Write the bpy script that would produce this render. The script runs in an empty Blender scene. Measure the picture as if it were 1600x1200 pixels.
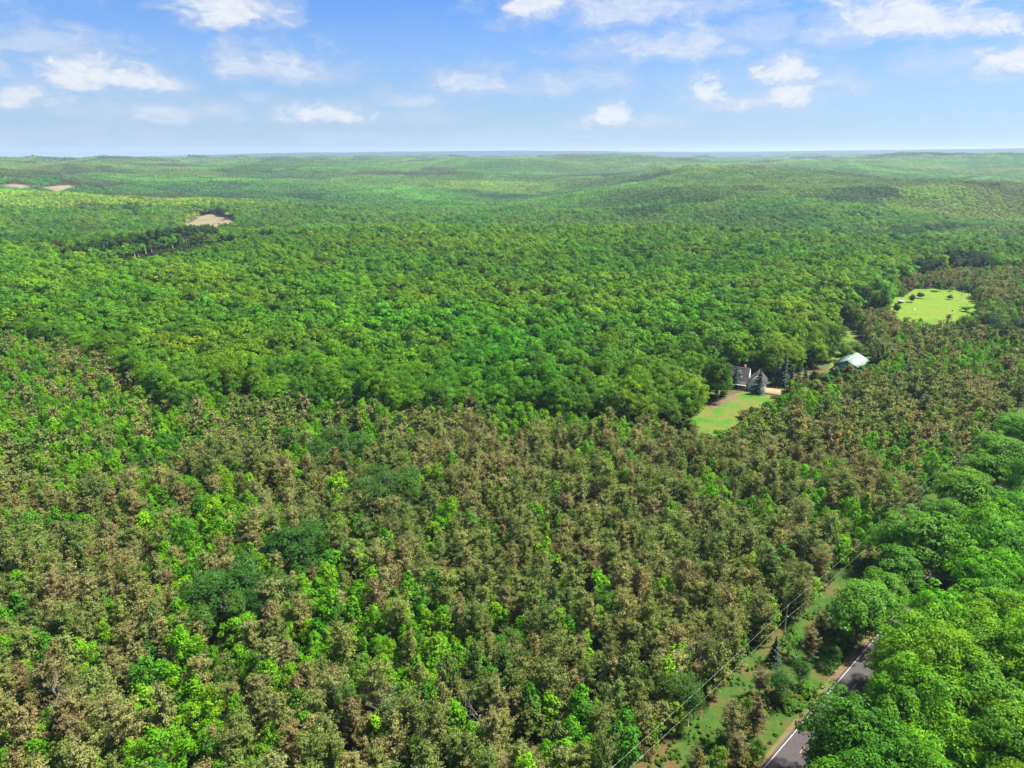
import bpy, math, random
import numpy as np
R = math.radians
rng = np.random.default_rng(11)
random.seed(11)
sc = bpy.context.scene
COL = sc.collection

# ------------------------------------------------------------------ camera, sky, sun, exposure
CAM_H, PITCH, FPX = 110.0, R(18.1), 1109.0
cam_d = bpy.data.cameras.new('camera')
cam_d.sensor_width = 36.0
cam_d.lens = FPX / 1600 * 36
cam_d.clip_start = 1.0
cam_d.clip_end = 90000.0
cam = bpy.data.objects.new('camera', cam_d)
COL.objects.link(cam)
cam.location = (0, 0, CAM_H)
cam.rotation_euler = (math.pi / 2 - PITCH, 0, 0)
sc.camera = cam

SUN_AZ, SUN_EL = R(78), R(57)          # azimuth clockwise from +Y (the view direction)
SUN_STR, SKY_STR, EXPO = 4.6, 0.135, 1.9
HAZE = 6.5e-5

sun_d = bpy.data.lights.new('sun', 'SUN')
sun_d.energy = SUN_STR
sun_d.angle = R(4.0)
sun_d.color = (1.0, 0.94, 0.80)
sun = bpy.data.objects.new('sun', sun_d)
COL.objects.link(sun)
sun.rotation_euler = (math.pi / 2 - SUN_EL, 0, -SUN_AZ + math.pi)

world = bpy.data.worlds.new('World')
sc.world = world
world.use_nodes = True
sc.view_settings.view_transform = 'Standard'
sc.view_settings.look = 'None'
sc.view_settings.exposure = EXPO
sc.view_settings.gamma = 1.0
sc.view_settings.use_curve_mapping = False
sc.cycles.max_bounces = 6
sc.cycles.diffuse_bounces = 3
sc.cycles.glossy_bounces = 1
sc.cycles.transmission_bounces = 3
sc.cycles.volume_bounces = 0
sc.cycles.transparent_max_bounces = 4
sc.cycles.use_denoising = True
sc.cycles.denoiser = 'OPENIMAGEDENOISE'
sc.cycles.denoising_input_passes = 'RGB_ALBEDO_NORMAL'
sc.cycles.denoising_prefilter = 'ACCURATE'
sc.cycles.sample_clamp_indirect = 4.0


class NT:
    """tiny helper around a node tree"""
    def __init__(s, nt): s.nt = nt; s.n = nt.nodes; s.l = nt.links
    def add(s, t, ins=None, **kw):
        nd = s.n.new(t)
        for k, v in kw.items(): setattr(nd, k, v)
        for k, v in (ins or {}).items():
            if isinstance(v, bpy.types.NodeSocket): s.l.new(v, nd.inputs[k])
            else: nd.inputs[k].default_value = v
        return nd
    def m(s, op, a, b=None, c=None, clamp=False):
        ins = {0: a}
        if b is not None: ins[1] = b
        if c is not None: ins[2] = c
        return s.add('ShaderNodeMath', ins, operation=op, use_clamp=clamp).outputs[0]
    def mixc(s, f, a, b, blend='MIX'):
        nd = s.add('ShaderNodeMix', data_type='RGBA', blend_type=blend)
        for i, v in ((0, f), (6, a), (7, b)):
            if isinstance(v, bpy.types.NodeSocket): s.l.new(v, nd.inputs[i])
            else: nd.inputs[i].default_value = v if i == 0 else (tuple(v) + (1,))[:4]
        return nd.outputs[2]
    def ramp(s, f, lo, hi, a=0.0, b=1.0, smooth=True):
        nd = s.add('ShaderNodeMapRange', {0: f, 1: lo, 2: hi, 3: a, 4: b},
                   interpolation_type='SMOOTHSTEP' if smooth else 'LINEAR')
        return nd.outputs[0]


# px -> (azimuth, elevation) in degrees, only used to say where in the sky each cloud hangs
def sky_dir(px, py):
    u, v = (px - 800) / FPX, (py - 600) / FPX
    z = -(v * math.cos(PITCH) + math.sin(PITCH)); y = math.cos(PITCH) - v * math.sin(PITCH)
    return math.degrees(math.atan2(u, y)), math.degrees(math.atan2(z, math.hypot(u, y)))


def build_sky():
    t = NT(world.node_tree)
    t.n.clear()
    tc = t.add('ShaderNodeTexCoord').outputs['Generated']
    sep = t.add('ShaderNodeSeparateXYZ', {0: tc})
    x, y, z = sep.outputs
    sky = t.add('ShaderNodeTexSky', sky_type='NISHITA', sun_disc=False, sun_elevation=SUN_EL,
                sun_rotation=SUN_AZ, altitude=200, air_density=1.0, dust_density=0.6, ozone_density=3.5)
    az = t.m('MULTIPLY', t.m('ARCTAN2', x, y), 180 / math.pi)
    el = t.m('MULTIPLY', t.m('ARCSINE', z), 180 / math.pi)
    uv = t.add('ShaderNodeCombineXYZ', {0: az, 1: t.m('MULTIPLY', el, 1.9), 2: 0.0}).outputs[0]
    # domain warp so the cloud outlines are ragged
    w1 = t.add('ShaderNodeTexNoise', {'Vector': uv, 'Scale': 0.33, 'Detail': 5.0, 'Roughness': 0.6})
    w = t.add('ShaderNodeVectorMath', {0: w1.outputs['Color'], 1: (0.5, 0.5, 0.5)}, operation='SUBTRACT').outputs[0]
    w = t.add('ShaderNodeVectorMath', {0: w, 1: (4.0, 3.2, 0)}, operation='MULTIPLY').outputs[0]
    uvw = t.add('ShaderNodeVectorMath', {0: uv, 1: w}, operation='ADD').outputs[0]
    # cx, cy, half width, half height (photo pixels) and density of every cloud in view
    clouds = [(355, 18, 62, 30, 1.0), (405, 22, 40, 20, .6), (60, 68, 95, 20, .5), (20, 60, 50, 16, .35), (165, 124, 75, 25, .85), (215, 120, 55, 16, .5),
              (25, 152, 48, 18, .7), (250, 180, 80, 20, .55), (330, 183, 50, 14, .4), (425, 105, 72, 28, .6), (500, 115, 50, 20, .4),
              (500, 178, 62, 17, .85), (560, 187, 40, 10, .4), (400, 156, 28, 10, .35), (645, 158, 42, 14, .5), (660, 185, 45, 12, .35),
              (735, 128, 60, 22, .6), (790, 140, 60, 16, .4), (860, 135, 50, 18, .5), (930, 130, 48, 18, .45),
              (840, 12, 48, 30, .95), (960, 15, 140, 34, .6), (1080, 12, 100, 22, .45), (1050, 75, 120, 26, .55), (1090, 72, 60, 24, .6), (1140, 80, 40, 14, .45), (960, 78, 60, 20, .35),
              (1100, 145, 36, 24, 1.0), (1185, 158, 70, 20, .55), (1220, 115, 44, 22, .85), (1235, 154, 66, 20, .8), (1300, 130, 50, 18, .4),
              (950, 186, 30, 22, .9), (1020, 195, 42, 14, .45), (900, 200, 45, 10, .3),
              (1410, 28, 80, 32, 1.1), (1480, 45, 85, 20, .8), (1330, 45, 90, 24, .55), (1210, 50, 60, 24, .4), (1500, 98, 55, 20, .4), (1580, 96, 42, 20, .9), (1560, 120, 60, 10, .4),
              (100, 215, 150, 14, .25), (540, 214, 80, 10, .3), (1350, 228, 40, 6, .35), (800, 215, 160, 10, .25), (-120, 90, 90, 30, .7),
              (1720, 60, 90, 34, .8), (-90, -60, 100, 40, .8), (250, -70, 90, 40, .8), (650, -60, 120, 40, .8), (1250, -80, 110, 40, .9)]
    n1 = t.add('ShaderNodeTexNoise', {'Vector': uvw, 'Scale': 0.42, 'Detail': 8.0, 'Roughness': 0.6}).outputs[0]
    n1k = t.m('MULTIPLY', t.m('SUBTRACT', n1, 0.5), 2.3)
    acc = None
    for cx, cy, hw, hh, d in clouds:
        a, e = sky_dir(cx, cy)
        k = 0.0475
        hw_, hh_ = hw * k * 1.65, hh * k * 1.9 * 1.6
        v = t.add('ShaderNodeVectorMath', {0: uvw, 1: (a, e * 1.9, 0)}, operation='SUBTRACT').outputs[0]
        v = t.add('ShaderNodeVectorMath', {0: v, 1: (1 / hw_, 1 / hh_, 0)}, operation='MULTIPLY').outputs[0]
        sx = t.add('ShaderNodeSeparateXYZ', {0: v}).outputs
        yy = t.m('MAXIMUM', sx[1], t.m('MULTIPLY', sx[1], -1.7))         # flatter undersides
        v = t.add('ShaderNodeCombineXYZ', {0: sx[0], 1: yy, 2: 0.0}).outputs[0]
        ln = t.add('ShaderNodeVectorMath', {0: v}, operation='LENGTH').outputs['Value']
        q = t.m('ADD', t.m('SUBTRACT', 1.0, ln), n1k)
        s = t.ramp(q, -0.2, 0.85, 0.0, min(1.0, d * 1.05 + .12))
        acc = s if acc is None else t.m('MAXIMUM', acc, s)
    # clouds round the rest of the sky (outside the picture), cover thickened for fill light
    n2 = t.add('ShaderNodeTexNoise', {'Vector': tc, 'Scale': 5.0, 'Detail': 4.0, 'Roughness': 0.55}).outputs[0]
    outside = t.m('MAXIMUM', t.ramp(t.m('ABSOLUTE', az), 42, 52), t.ramp(el, 17, 24))
    acc = t.m('MAXIMUM', acc, t.m('MULTIPLY', outside, t.ramp(n2, 0.42, 0.64, 0, 1.0)))
    fine = t.add('ShaderNodeTexNoise', {'Vector': uvw, 'Scale': 1.3, 'Detail': 6.0, 'Roughness': 0.65}).outputs[0]
    den = t.m('MULTIPLY', acc, t.ramp(fine, 0.25, 0.65, 0.72, 1.08, smooth=False))
    cov = t.m('MULTIPLY', den, 0.97, clamp=True)
    # thin veil that thickens to the horizon
    veil = t.m('MULTIPLY', t.ramp(el, 14, 0, 0.0, 0.48), t.ramp(n1, 0.2, 0.75, 0.7, 1.2, smooth=False))
    tone = t.mixc(t.ramp(el, 0, 16, smooth=False), (.175, .245, .34), (.082, .182, .335))
    skyc = t.mixc(1.0, sky.outputs[0], tone, 'MULTIPLY')
    cl = t.mixc(t.ramp(den, 0.35, 0.95), (1.22, 1.38, 1.66), (1.72, 1.78, 1.86))
    c = t.mixc(veil, skyc, (.92, 1.12, 1.42))
    c = t.mixc(cov, c, cl)
    bg = t.add('ShaderNodeBackground', {0: c, 1: SKY_STR})
    out = t.add('ShaderNodeOutputWorld', {0: bg.outputs[0]})


build_sky()

# ------------------------------------------------------------------ noise and terrain height
def _hash(ix, iy, seed):
    h = (ix.astype(np.int64) * 374761393 + iy.astype(np.int64) * 668265263 + seed * 1442695041) & 0xffffffff
    h = ((h ^ (h >> 13)) * 1274126177) & 0xffffffff
    h = (h ^ (h >> 16)) & 0xffffffff
    return h / 4294967295.0

def vnoise(x, y, seed=0):
    x = np.asarray(x, float); y = np.asarray(y, float)
    ix, iy = np.floor(x), np.floor(y)
    fx, fy = x - ix, y - iy
    fx = fx * fx * fx * (fx * (fx * 6 - 15) + 10); fy = fy * fy * fy * (fy * (fy * 6 - 15) + 10)
    a, b = _hash(ix, iy, seed), _hash(ix + 1, iy, seed)
    c, d = _hash(ix, iy + 1, seed), _hash(ix + 1, iy + 1, seed)
    return (a + (b - a) * fx) * (1 - fy) + (c + (d - c) * fx) * fy

def fbm(x, y, seed=0, o=3):
    s, a, t = 0, 1.0, 0
    for i in range(o):
        s = s + a * vnoise(x * 2 ** i + 17.3 * i, y * 2 ** i - 9.1 * i, seed + i); t += a; a *= .5
    return s / t

def sst(x, a, b):
    t = np.clip((x - a) / (b - a), 0, 1); return t * t * (3 - 2 * t)

def height(x, y):
    x = np.asarray(x, float); y = np.asarray(y, float)
    r = np.hypot(x, y); az = np.degrees(np.arctan2(x, y))
    base = np.interp(r, [0, 950, 1250, 1700, 2500, 3500, 5000, 6500, 8500, 11000, 13000], [0, 0, -32, -26, -14, 4, 26, 36, 0, -8, 0])
    base = base + sst(r, 3000, 8000) * (1 - sst(r, 9000, 12000)) * np.interp(az, [-35, -10, 15, 35], [-12, 0, 8, 26])
    amp = np.interp(r, [0, 950, 1500, 3000, 8000, 14000], [0, 0, 44, 80, 50, 26])
    n = fbm(x / 900 + 3.1, y / 620 + 7.7, 5, 4) - .5
    rid = np.abs(fbm(x / 1300 + 9.2, y / 800 + 1.3, 9, 3) - .5) * 2
    z = base + amp * (n * 1.9 + (.35 - rid) * .9)
    # the far ridge on the skyline, lower to the left where the lake lies
    ridge = np.interp(az, [-60, -34, -30, -22, -16, -9, -4, 0, 5, 12, 20, 28, 36, 60],
                      [-130, -130, -60, 30, 78, 96, 112, 118, 112, 92, 104, 135, 160, 150])
    ridge = ridge + 14 * (fbm(az / 3.1 + 5, r / 4000, 31, 3) - .5) * 2
    z = z + (ridge - z) * sst(r, 11500, 15000)
    lake = (1 - sst(az, -31.2, -29.3)) * sst(r, 8500, 11500)
    z = z * (1 - lake) + (-130) * lake
    far = sst(r, 24500, 26000) * (1 - sst(az, -30, -27))
    z = z * (1 - far) + (-58 + 10 * fbm(az * 1.3, r / 3000, 77, 2)) * far
    return z

def h1(x, y): return float(height(np.array([x]), np.array([y]))[0])

def proj(x, y, z):
    """where a point of the place falls in the photograph (px of 1600x1200); used to choose, never to shape"""
    dz = CAM_H - z
    d = y * math.cos(PITCH) + dz * math.sin(PITCH)
    d = np.where(d > 1, d, np.nan)
    return 800 + FPX * x / d, 600 + FPX * (dz * math.cos(PITCH) - y * math.sin(PITCH)) / d

def at(px, py, z=0.0):
    u, v = (px - 800) / FPX, (py - 600) / FPX
    d = (CAM_H - z) / (v * math.cos(PITCH) + math.sin(PITCH))
    return np.array([u * d, d * (math.cos(PITCH) - v * math.sin(PITCH))])

def at_far(px, py):
    u, v = (px - 800) / FPX, (py - 600) / FPX
    dy = math.cos(PITCH) - v * math.sin(PITCH); dz = -(v * math.cos(PITCH) + math.sin(PITCH))
    s = np.linspace(200, 15000, 6000)
    below = (CAM_H + s * dz) < height(u * s, dy * s)
    i = int(np.argmax(below))
    return np.array([u * s[i], dy * s[i]])

def in_poly(x, y, poly):
    x = np.asarray(x); y = np.asarray(y)
    ins = np.zeros(x.shape, bool)
    n = len(poly)
    for i in range(n):
        x1, y1 = poly[i]; x2, y2 = poly[(i + 1) % n]
        c = ((y1 > y) != (y2 > y)) & (x < (x2 - x1) * (y - y1) / (y2 - y1 + 1e-12) + x1)
        ins ^= c
    return ins

# ------------------------------------------------------------------ materials
def foliage_mat(name, tips=None, tipamt=0.0, hue=(1.25, 1.0, 0.55), trans=0.30, rough=0.6, spec=0.25, vlo=.6, vhi=1.4, wscale=0.02):
    m = bpy.data.materials.new(name); m.use_nodes = True
    t = NT(m.node_tree); t.n.clear()
    tint = t.add('ShaderNodeAttribute', attribute_type='INSTANCER', attribute_name='tint').outputs['Color']
    fol = t.add('ShaderNodeAttribute', attribute_type='GEOMETRY', attribute_name='fol').outputs['Color']
    var, tip, _b = t.add('ShaderNodeSeparateColor', {0: fol}).outputs
    gp = t.add('ShaderNodeNewGeometry')
    nz = t.add('ShaderNodeTexNoise', {'Vector': gp.outputs['Position'], 'Scale': wscale, 'Detail': 3.0}).outputs[0]
    k = t.m('MULTIPLY_ADD', var, vhi - vlo, vlo)
    kc = t.add('ShaderNodeCombineXYZ', {0: k, 1: k, 2: k}).outputs[0]
    c = t.mixc(1.0, tint, kc, 'MULTIPLY')
    warm = t.mixc(1.0, c, hue, 'MULTIPLY')
    c = t.mixc(t.ramp(nz, 0.35, 0.7, 0.0, 0.8), c, warm)
    if tips:
        c = t.mixc(t.m('MULTIPLY', tip, tipamt), c, tips)
    b = t.add('ShaderNodeBsdfPrincipled', {'Base Color': c, 'Roughness': rough, 'Specular IOR Level': spec})
    tr = t.add('ShaderNodeBsdfTranslucent', {0: t.mixc(1.0, c, (1.1, 1.15, .6), 'MULTIPLY')})
    mx = t.add('ShaderNodeMixShader', {0: trans, 1: b.outputs[0], 2: tr.outputs[0]})
    t.add('ShaderNodeOutputMaterial', {0: mx.outputs[0]})
    return m

def noise_mat(name, cols, scale=1.0, detail=6.0, rough=0.9, bump=0.0, bscale=None, spec=0.2, extra=None, stops=None, stretch=None):
    """cols blended along a noise; a second finer noise adds grain"""
    m = bpy.data.materials.new(name); m.use_nodes = True
    t = NT(m.node_tree); t.n.clear()
    pos = t.add('ShaderNodeNewGeometry').outputs['Position']
    if stretch:
        pos = t.add('ShaderNodeMapping', {0: pos, 2: stretch[0], 3: stretch[1]}).outputs[0]
    n = t.add('ShaderNodeTexNoise', {'Vector': pos, 'Scale': scale, 'Detail': detail, 'Roughness': .62}).outputs[0]
    cr = t.add('ShaderNodeValToRGB', {0: n})
    el = cr.color_ramp.elements
    k = len(cols)
    stops = stops or [0.3 + 0.4 * i / (k - 1) for i in range(k)]
    el[0].position = stops[0]; el[0].color = (*cols[0], 1)
    el[1].position = stops[-1]; el[1].color = (*cols[-1], 1)
    for i in range(1, k - 1):
        e = el.new(stops[i]); e.color = (*cols[i], 1)
    fine = t.add('ShaderNodeTexNoise', {'Vector': pos, 'Scale': (bscale or scale * 9), 'Detail': 4.0}).outputs[0]
    c = t.mixc(1.0, cr.outputs[0], t.mixc(fine, (.62, .62, .62), (1.38, 1.38, 1.38)), 'MULTIPLY')
    ins = {'Base Color': c, 'Roughness': rough, 'Specular IOR Level': spec}
    if bump:
        ins['Normal'] = t.add('ShaderNodeBump', {'Strength': bump, 'Distance': .3, 'Height': fine}).outputs[0]
    b = t.add('ShaderNodeBsdfPrincipled', ins)
    t.add('ShaderNodeOutputMaterial', {0: b.outputs[0]})
    return m

M = {}
M['leaf'] = foliage_mat('broad leaves', hue=(1.22, 1.0, .6), wscale=.012, spec=.12, trans=.4)
M['young'] = foliage_mat('young bright leaves', hue=(1.2, 1.0, .6), trans=.42, spec=.12, vlo=.65, vhi=1.35, wscale=.03)
M['needle'] = foliage_mat('pine needles', tips=(.225, .222, .092), tipamt=.5, hue=(1.0, 1.0, .9), trans=.32, spec=.1, vlo=.7, vhi=1.3, wscale=.03)
M['spruce'] = foliage_mat('spruce needles', tips=(.10, .16, .13), tipamt=.5, hue=(1, 1, 1), trans=.08, vlo=.6, vhi=1.3)
M['bark'] = noise_mat('grey brown bark', [(.05, .04, .03), (.13, .11, .09), (.2, .18, .15)], 3.0)
M['pale_bark'] = noise_mat('pale bark', [(.12, .11, .09), (.26, .24, .21), (.34, .32, .29)], 2.0)
M['dead'] = noise_mat('bleached dead wood', [(.13, .115, .10), (.25, .23, .21)], 2.0)
M['floor'] = noise_mat('forest floor', [(.018, .03, .008), (.05, .075, .015), (.07, .055, .025), (.035, .06, .012)], .09, 8, .95)
M['lawn'] = noise_mat('mown lawn', [(.022, .10, .004), (.045, .115, .006), (.10, .10, .018), (.035, .11, .006)], .09, 6, .9)
M['meadow'] = noise_mat('bright meadow grass', [(.052, .120, .002), (.085, .150, .003), (.10, .125, .008)], .05, 6, .9)
M['strip'] = noise_mat('rough verge grass', [(.014, .048, .004), (.030, .068, .006), (.075, .052, .018), (.026, .062, .005)], .12, 7, .9, stops=[.32, .5, .62, .7])
M['soil'] = noise_mat('reddish bare soil', [(.07, .06, .025), (.12, .09, .05)], .3)
M['field'] = noise_mat('pale stubble field', [(.09, .08, .042), (.16, .13, .082), (.12, .12, .05)], .05)
M['asphalt'] = noise_mat('worn asphalt', [(.034, .029, .032), (.052, .045, .049), (.041, .036, .039)], .25, 6, .85, bscale=6)
M['gravel'] = noise_mat('sandy gravel shoulder', [(.07, .05, .024), (.12, .085, .04), (.06, .07, .02)], .8, 6, .95)
M['white_line'] = noise_mat('white road paint', [(.30, .30, .29), (.46, .46, .45)], 1.2)
M['yellow_line'] = noise_mat('yellow road paint', [(.24, .17, .07), (.34, .24, .09)], 1.2)

# ------------------------------------------------------------------ mesh helpers
class Geo:
    """collects polygons with a material slot and a per-corner 'fol' value"""
    def __init__(s): s.v = []; s.f = []; s.mi = []; s.c = []; s.nv = 0
    def quads(s, V, mi=0, var=None, tip=None):
        """V: (n,k,3) separate k-gons"""
        n, k, _ = V.shape
        s.v.append(V.reshape(-1, 3)); s.f.append((np.arange(n * k).reshape(n, k) + s.nv))
        s.mi.append(np.full(n, mi)); s.nv += n * k
        var = np.full(n, .5) if var is None else var; tip = np.zeros(n) if tip is None else tip
        col = np.stack([var, tip, np.zeros(n), np.ones(n)], 1)
        s.c.append(np.repeat(col, k, 0))
    def shared(s, V, F, mi=0):
        V = np.asarray(V, float); s.v.append(V)
        F = [tuple(int(i) + s.nv for i in f) for f in F]
        s.f.append(F); s.mi.append(np.full(len(F), mi)); s.nv += len(V)
        s.c.append(np.tile([.5, 0, 0, 1.0], (len(V), 1)))
    def tube(s, P, rad, k=5, mi=0):
        P = np.asarray(P, float); n = len(P)
        T = np.gradient(P, axis=0); T /= np.linalg.norm(T, axis=1)[:, None] + 1e-9
        ref = np.array([0, 0, 1.0]) if abs(T[0][2]) < .8 else np.array([1.0, 0, 0])
        A = np.cross(T, ref); A /= np.linalg.norm(A, axis=1)[:, None] + 1e-9
        B = np.cross(T, A)
        a = np.arange(k) * 2 * math.pi / k
        V = P[:, None] + (A[:, None] * np.cos(a)[None, :, None] + B[:, None] * np.sin(a)[None, :, None]) * np.asarray(rad)[:, None, None]
        F = [(i * k + j, i * k + (j + 1) % k, (i + 1) * k + (j + 1) % k, (i + 1) * k + j) for i in range(n - 1) for j in range(k)]
        F.append(tuple(range(k))); F.append(tuple((n - 1) * k + j for j in range(k))[::-1])
        s.shared(V.reshape(-1, 3), F, mi)
    def box(s, x0, y0, z0, x1, y1, z1, mi=0):
        V = [(x, y, z) for z in (z0, z1) for y in (y0, y1) for x in (x0, x1)]
        s.shared(V, [(0, 2, 3, 1), (4, 5, 7, 6), (0, 1, 5, 4), (2, 6, 7, 3), (0, 4, 6, 2), (1, 3, 7, 5)], mi)
    def prism(s, pts, vec, mi=0):
        """flat polygon pts (3D list) pushed along vec"""
        n = len(pts); P = np.array(pts, float); Q = P + np.array(vec, float)
        F = [tuple(range(n))[::-1], tuple(range(n, 2 * n))] + [(i, (i + 1) % n, n + (i + 1) % n, n + i) for i in range(n)]
        s.shared(np.vstack([P, Q]), F, mi)
    def mesh(s, name, mats):
        me = bpy.data.meshes.new(name)
        V = np.vstack(s.v)
        faces = []; lens = []
        for f in s.f:
            if isinstance(f, np.ndarray):
                faces.append(f.reshape(-1)); lens.append(np.full(len(f), f.shape[1]))
            else:
                faces.append(np.array([i for q in f for i in q])); lens.append(np.array([len(q) for q in f]))
        idx = np.concatenate(faces).astype(np.int32); ln = np.concatenate(lens).astype(np.int32)
        me.vertices.add(len(V)); me.vertices.foreach_set('co', V.astype(np.float32).ravel())
        me.loops.add(len(idx)); me.loops.foreach_set('vertex_index', idx)
        me.polygons.add(len(ln))
        me.polygons.foreach_set('loop_start', np.concatenate([[0], np.cumsum(ln)[:-1]]).astype(np.int32))
        me.polygons.foreach_set('loop_total', ln)
        me.polygons.foreach_set('material_index', np.concatenate(s.mi).astype(np.int32))
        at_ = me.attributes.new('fol', 'FLOAT_COLOR', 'POINT')
        at_.data.foreach_set('color', np.vstack(s.c).astype(np.float32).ravel())
        for m in mats: me.materials.append(m)
        me.update(calc_edges=True)
        return me

def unit(v): return v / (np.linalg.norm(v, axis=-1, keepdims=True) + 1e-9)

def leaves(g, C, N, size, mi=0, var=None, tip=None, aspect=1.0, rg=rng, bend=.25):
    """leaf sprays: one kite-shaped bent quad each, facing N"""
    n = len(C); N = unit(N)
    a = unit(np.cross(N, rg.normal(size=(n, 3)))); b = np.cross(N, a)
    s = np.broadcast_to(np.asarray(size, float), (n,))[:, None]
    l = s * (.8 + .5 * rg.random((n, 1))) * aspect; w = s * (.55 + .4 * rg.random((n, 1)))
    V = np.stack([C - a * l * .5, C + b * w * .5 + a * l * rg.uniform(-.15, .2, (n, 1)) - N * s * bend * .3,
                  C + a * l * .5 - N * s * bend, C - b * w * .5 + a * l * rg.uniform(-.15, .2, (n, 1)) - N * s * bend * .3], 1)
    g.quads(V, mi, var if var is not None else rg.random(n), tip)

# ------------------------------------------------------------------ tree kinds
def g_trunk(h, r, rg, lean=.3, k=6, limbs=5, spread=3., base=.3, mi=0):
    g = Geo()
    z = np.linspace(-.3, h, 5)
    P = np.stack([np.cumsum(rg.normal(0, lean * .3, 5)), np.cumsum(rg.normal(0, lean * .3, 5)), z], 1); P[0, :2] = 0; P[1, :2] *= .3
    g.tube(P, r * np.linspace(1.1, .25, 5), k, mi)
    for i in range(limbs):
        a = rg.uniform(0, 6.28); z0 = h * (base + (.85 - base) * rg.random())
        o = np.array([np.interp(z0, z, P[:, 0]), np.interp(z0, z, P[:, 1]), z0])
        e = o + np.array([math.cos(a), math.sin(a), .7]) * spread * rg.uniform(.6, 1.1) * (1 - .5 * z0 / h)
        mid = (o + e) / 2 + np.array([0, 0, -.12 * spread])
        g.tube([o, mid, e], [r * .42, r * .3, r * .1], 4, mi)
    return g

def g_maple(rg, Rr=6.2, z0=4.5, z1=16.5, lobes=70, per=95, leaf=.46, lobe_r=1.75, lobe_var=.17):
    """rounded broadleaf crown made of drooping tiers of leaf sprays"""
    g = Geo()
    zc = (z0 + z1) / 2 + .3; rz = (z1 - z0) / 2
    L = lobes
    d = unit(rg.normal(size=(L * 3, 3))); d = d[d[:, 2] > -.72][:L]
    L = len(d)
    rad = rg.uniform(.62, 1.08, L)
    # irregular outline
    ph = rg.uniform(0, 6.28, 3)
    az = np.arctan2(d[:, 1], d[:, 0])
    irr = 1 + .17 * np.sin(2 * az + ph[0]) + .13 * np.sin(3 * az + ph[1]) + .08 * np.sin(5 * az + ph[2])
    C = np.stack([d[:, 0] * Rr * rad * irr, d[:, 1] * Rr * rad * irr, zc + d[:, 2] * rz * rad], 1)
    lr = lobe_r * rg.uniform(.65, 1.25, L)
    n = per
    u = unit(rg.normal(size=(L, n, 3))); u[..., 2] = np.abs(u[..., 2]) * rg.choice([1, 1, 1, -.35], (L, n))
    out = unit(d * [1, 1, .6])[:, None]
    # lobes lean outwards and droop at the rim: shingled tiers
    P = C[:, None] + u * lr[:, None, None] * [1.0, 1.0, .55] * rg.uniform(.8, 1.08, (L, n, 1))
    P[..., 2] -= .28 * (u[..., 0] * d[:, None, 0] + u[..., 1] * d[:, None, 1]) * lr[:, None]
    N = u * .75 + out * .45 + [0, 0, .55] + rg.normal(0, .33, (L, n, 3))
    lv = rg.normal(0, lobe_var, L)
    var = np.clip(.5 + lv[:, None] + rg.normal(0, .2, (L, n)), 0, 1)
    leaves(g, P.reshape(-1, 3), N.reshape(-1, 3), leaf * rg.uniform(.7, 1.25, L * n), 0, var.ravel(), rg=rg)
    # inner leaves so the crown is full
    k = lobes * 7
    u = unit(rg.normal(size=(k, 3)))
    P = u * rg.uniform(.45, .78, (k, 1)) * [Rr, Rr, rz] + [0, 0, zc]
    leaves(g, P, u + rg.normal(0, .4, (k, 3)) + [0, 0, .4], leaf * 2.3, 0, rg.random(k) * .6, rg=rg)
    return g

def g_young(rg, h=8.0, Rr=2.0, lobes=46, per=34, leaf=.33):
    """upright loose sapling crown, pointed, leaves in small upswept clusters"""
    g = Geo()
    t = rg.random(lobes) ** .8
    zz = h * (.18 + .80 * t)
    prof = Rr * np.interp(t, [0, .25, .6, .85, 1], [.75, 1.0, .80, .42, .10])
    ph = rg.uniform(0, 6.28)
    a = rg.uniform(0, 6.28, lobes); rr = prof * rg.uniform(.3, 1.2, lobes) * (1 + .25 * np.sin(2 * a + ph))
    C = np.stack([np.cos(a) * rr, np.sin(a) * rr, zz], 1)
    lr = .62 * rg.uniform(.5, 1.3, lobes) * Rr / 2.0
    u = unit(rg.normal(size=(lobes, per, 3)))
    P = C[:, None] + u * lr[:, None, None] * [.85, .85, 1.1] * rg.uniform(.6, 1.05, (lobes, per, 1))
    out = np.stack([np.cos(a), np.sin(a), np.full(lobes, .5)], 1)[:, None]
    N = u * .7 + out * .4 + [0, 0, .5] + rg.normal(0, .35, (lobes, per, 3))
    lv = rg.normal(0, .14, lobes)
    var = np.clip(.5 + lv[:, None] + rg.normal(0, .2, (lobes, per)), 0, 1)
    leaves(g, P.reshape(-1, 3), N.reshape(-1, 3), leaf * rg.uniform(.7, 1.3, lobes * per), 0, var.ravel(), rg=rg)
    return g

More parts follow.
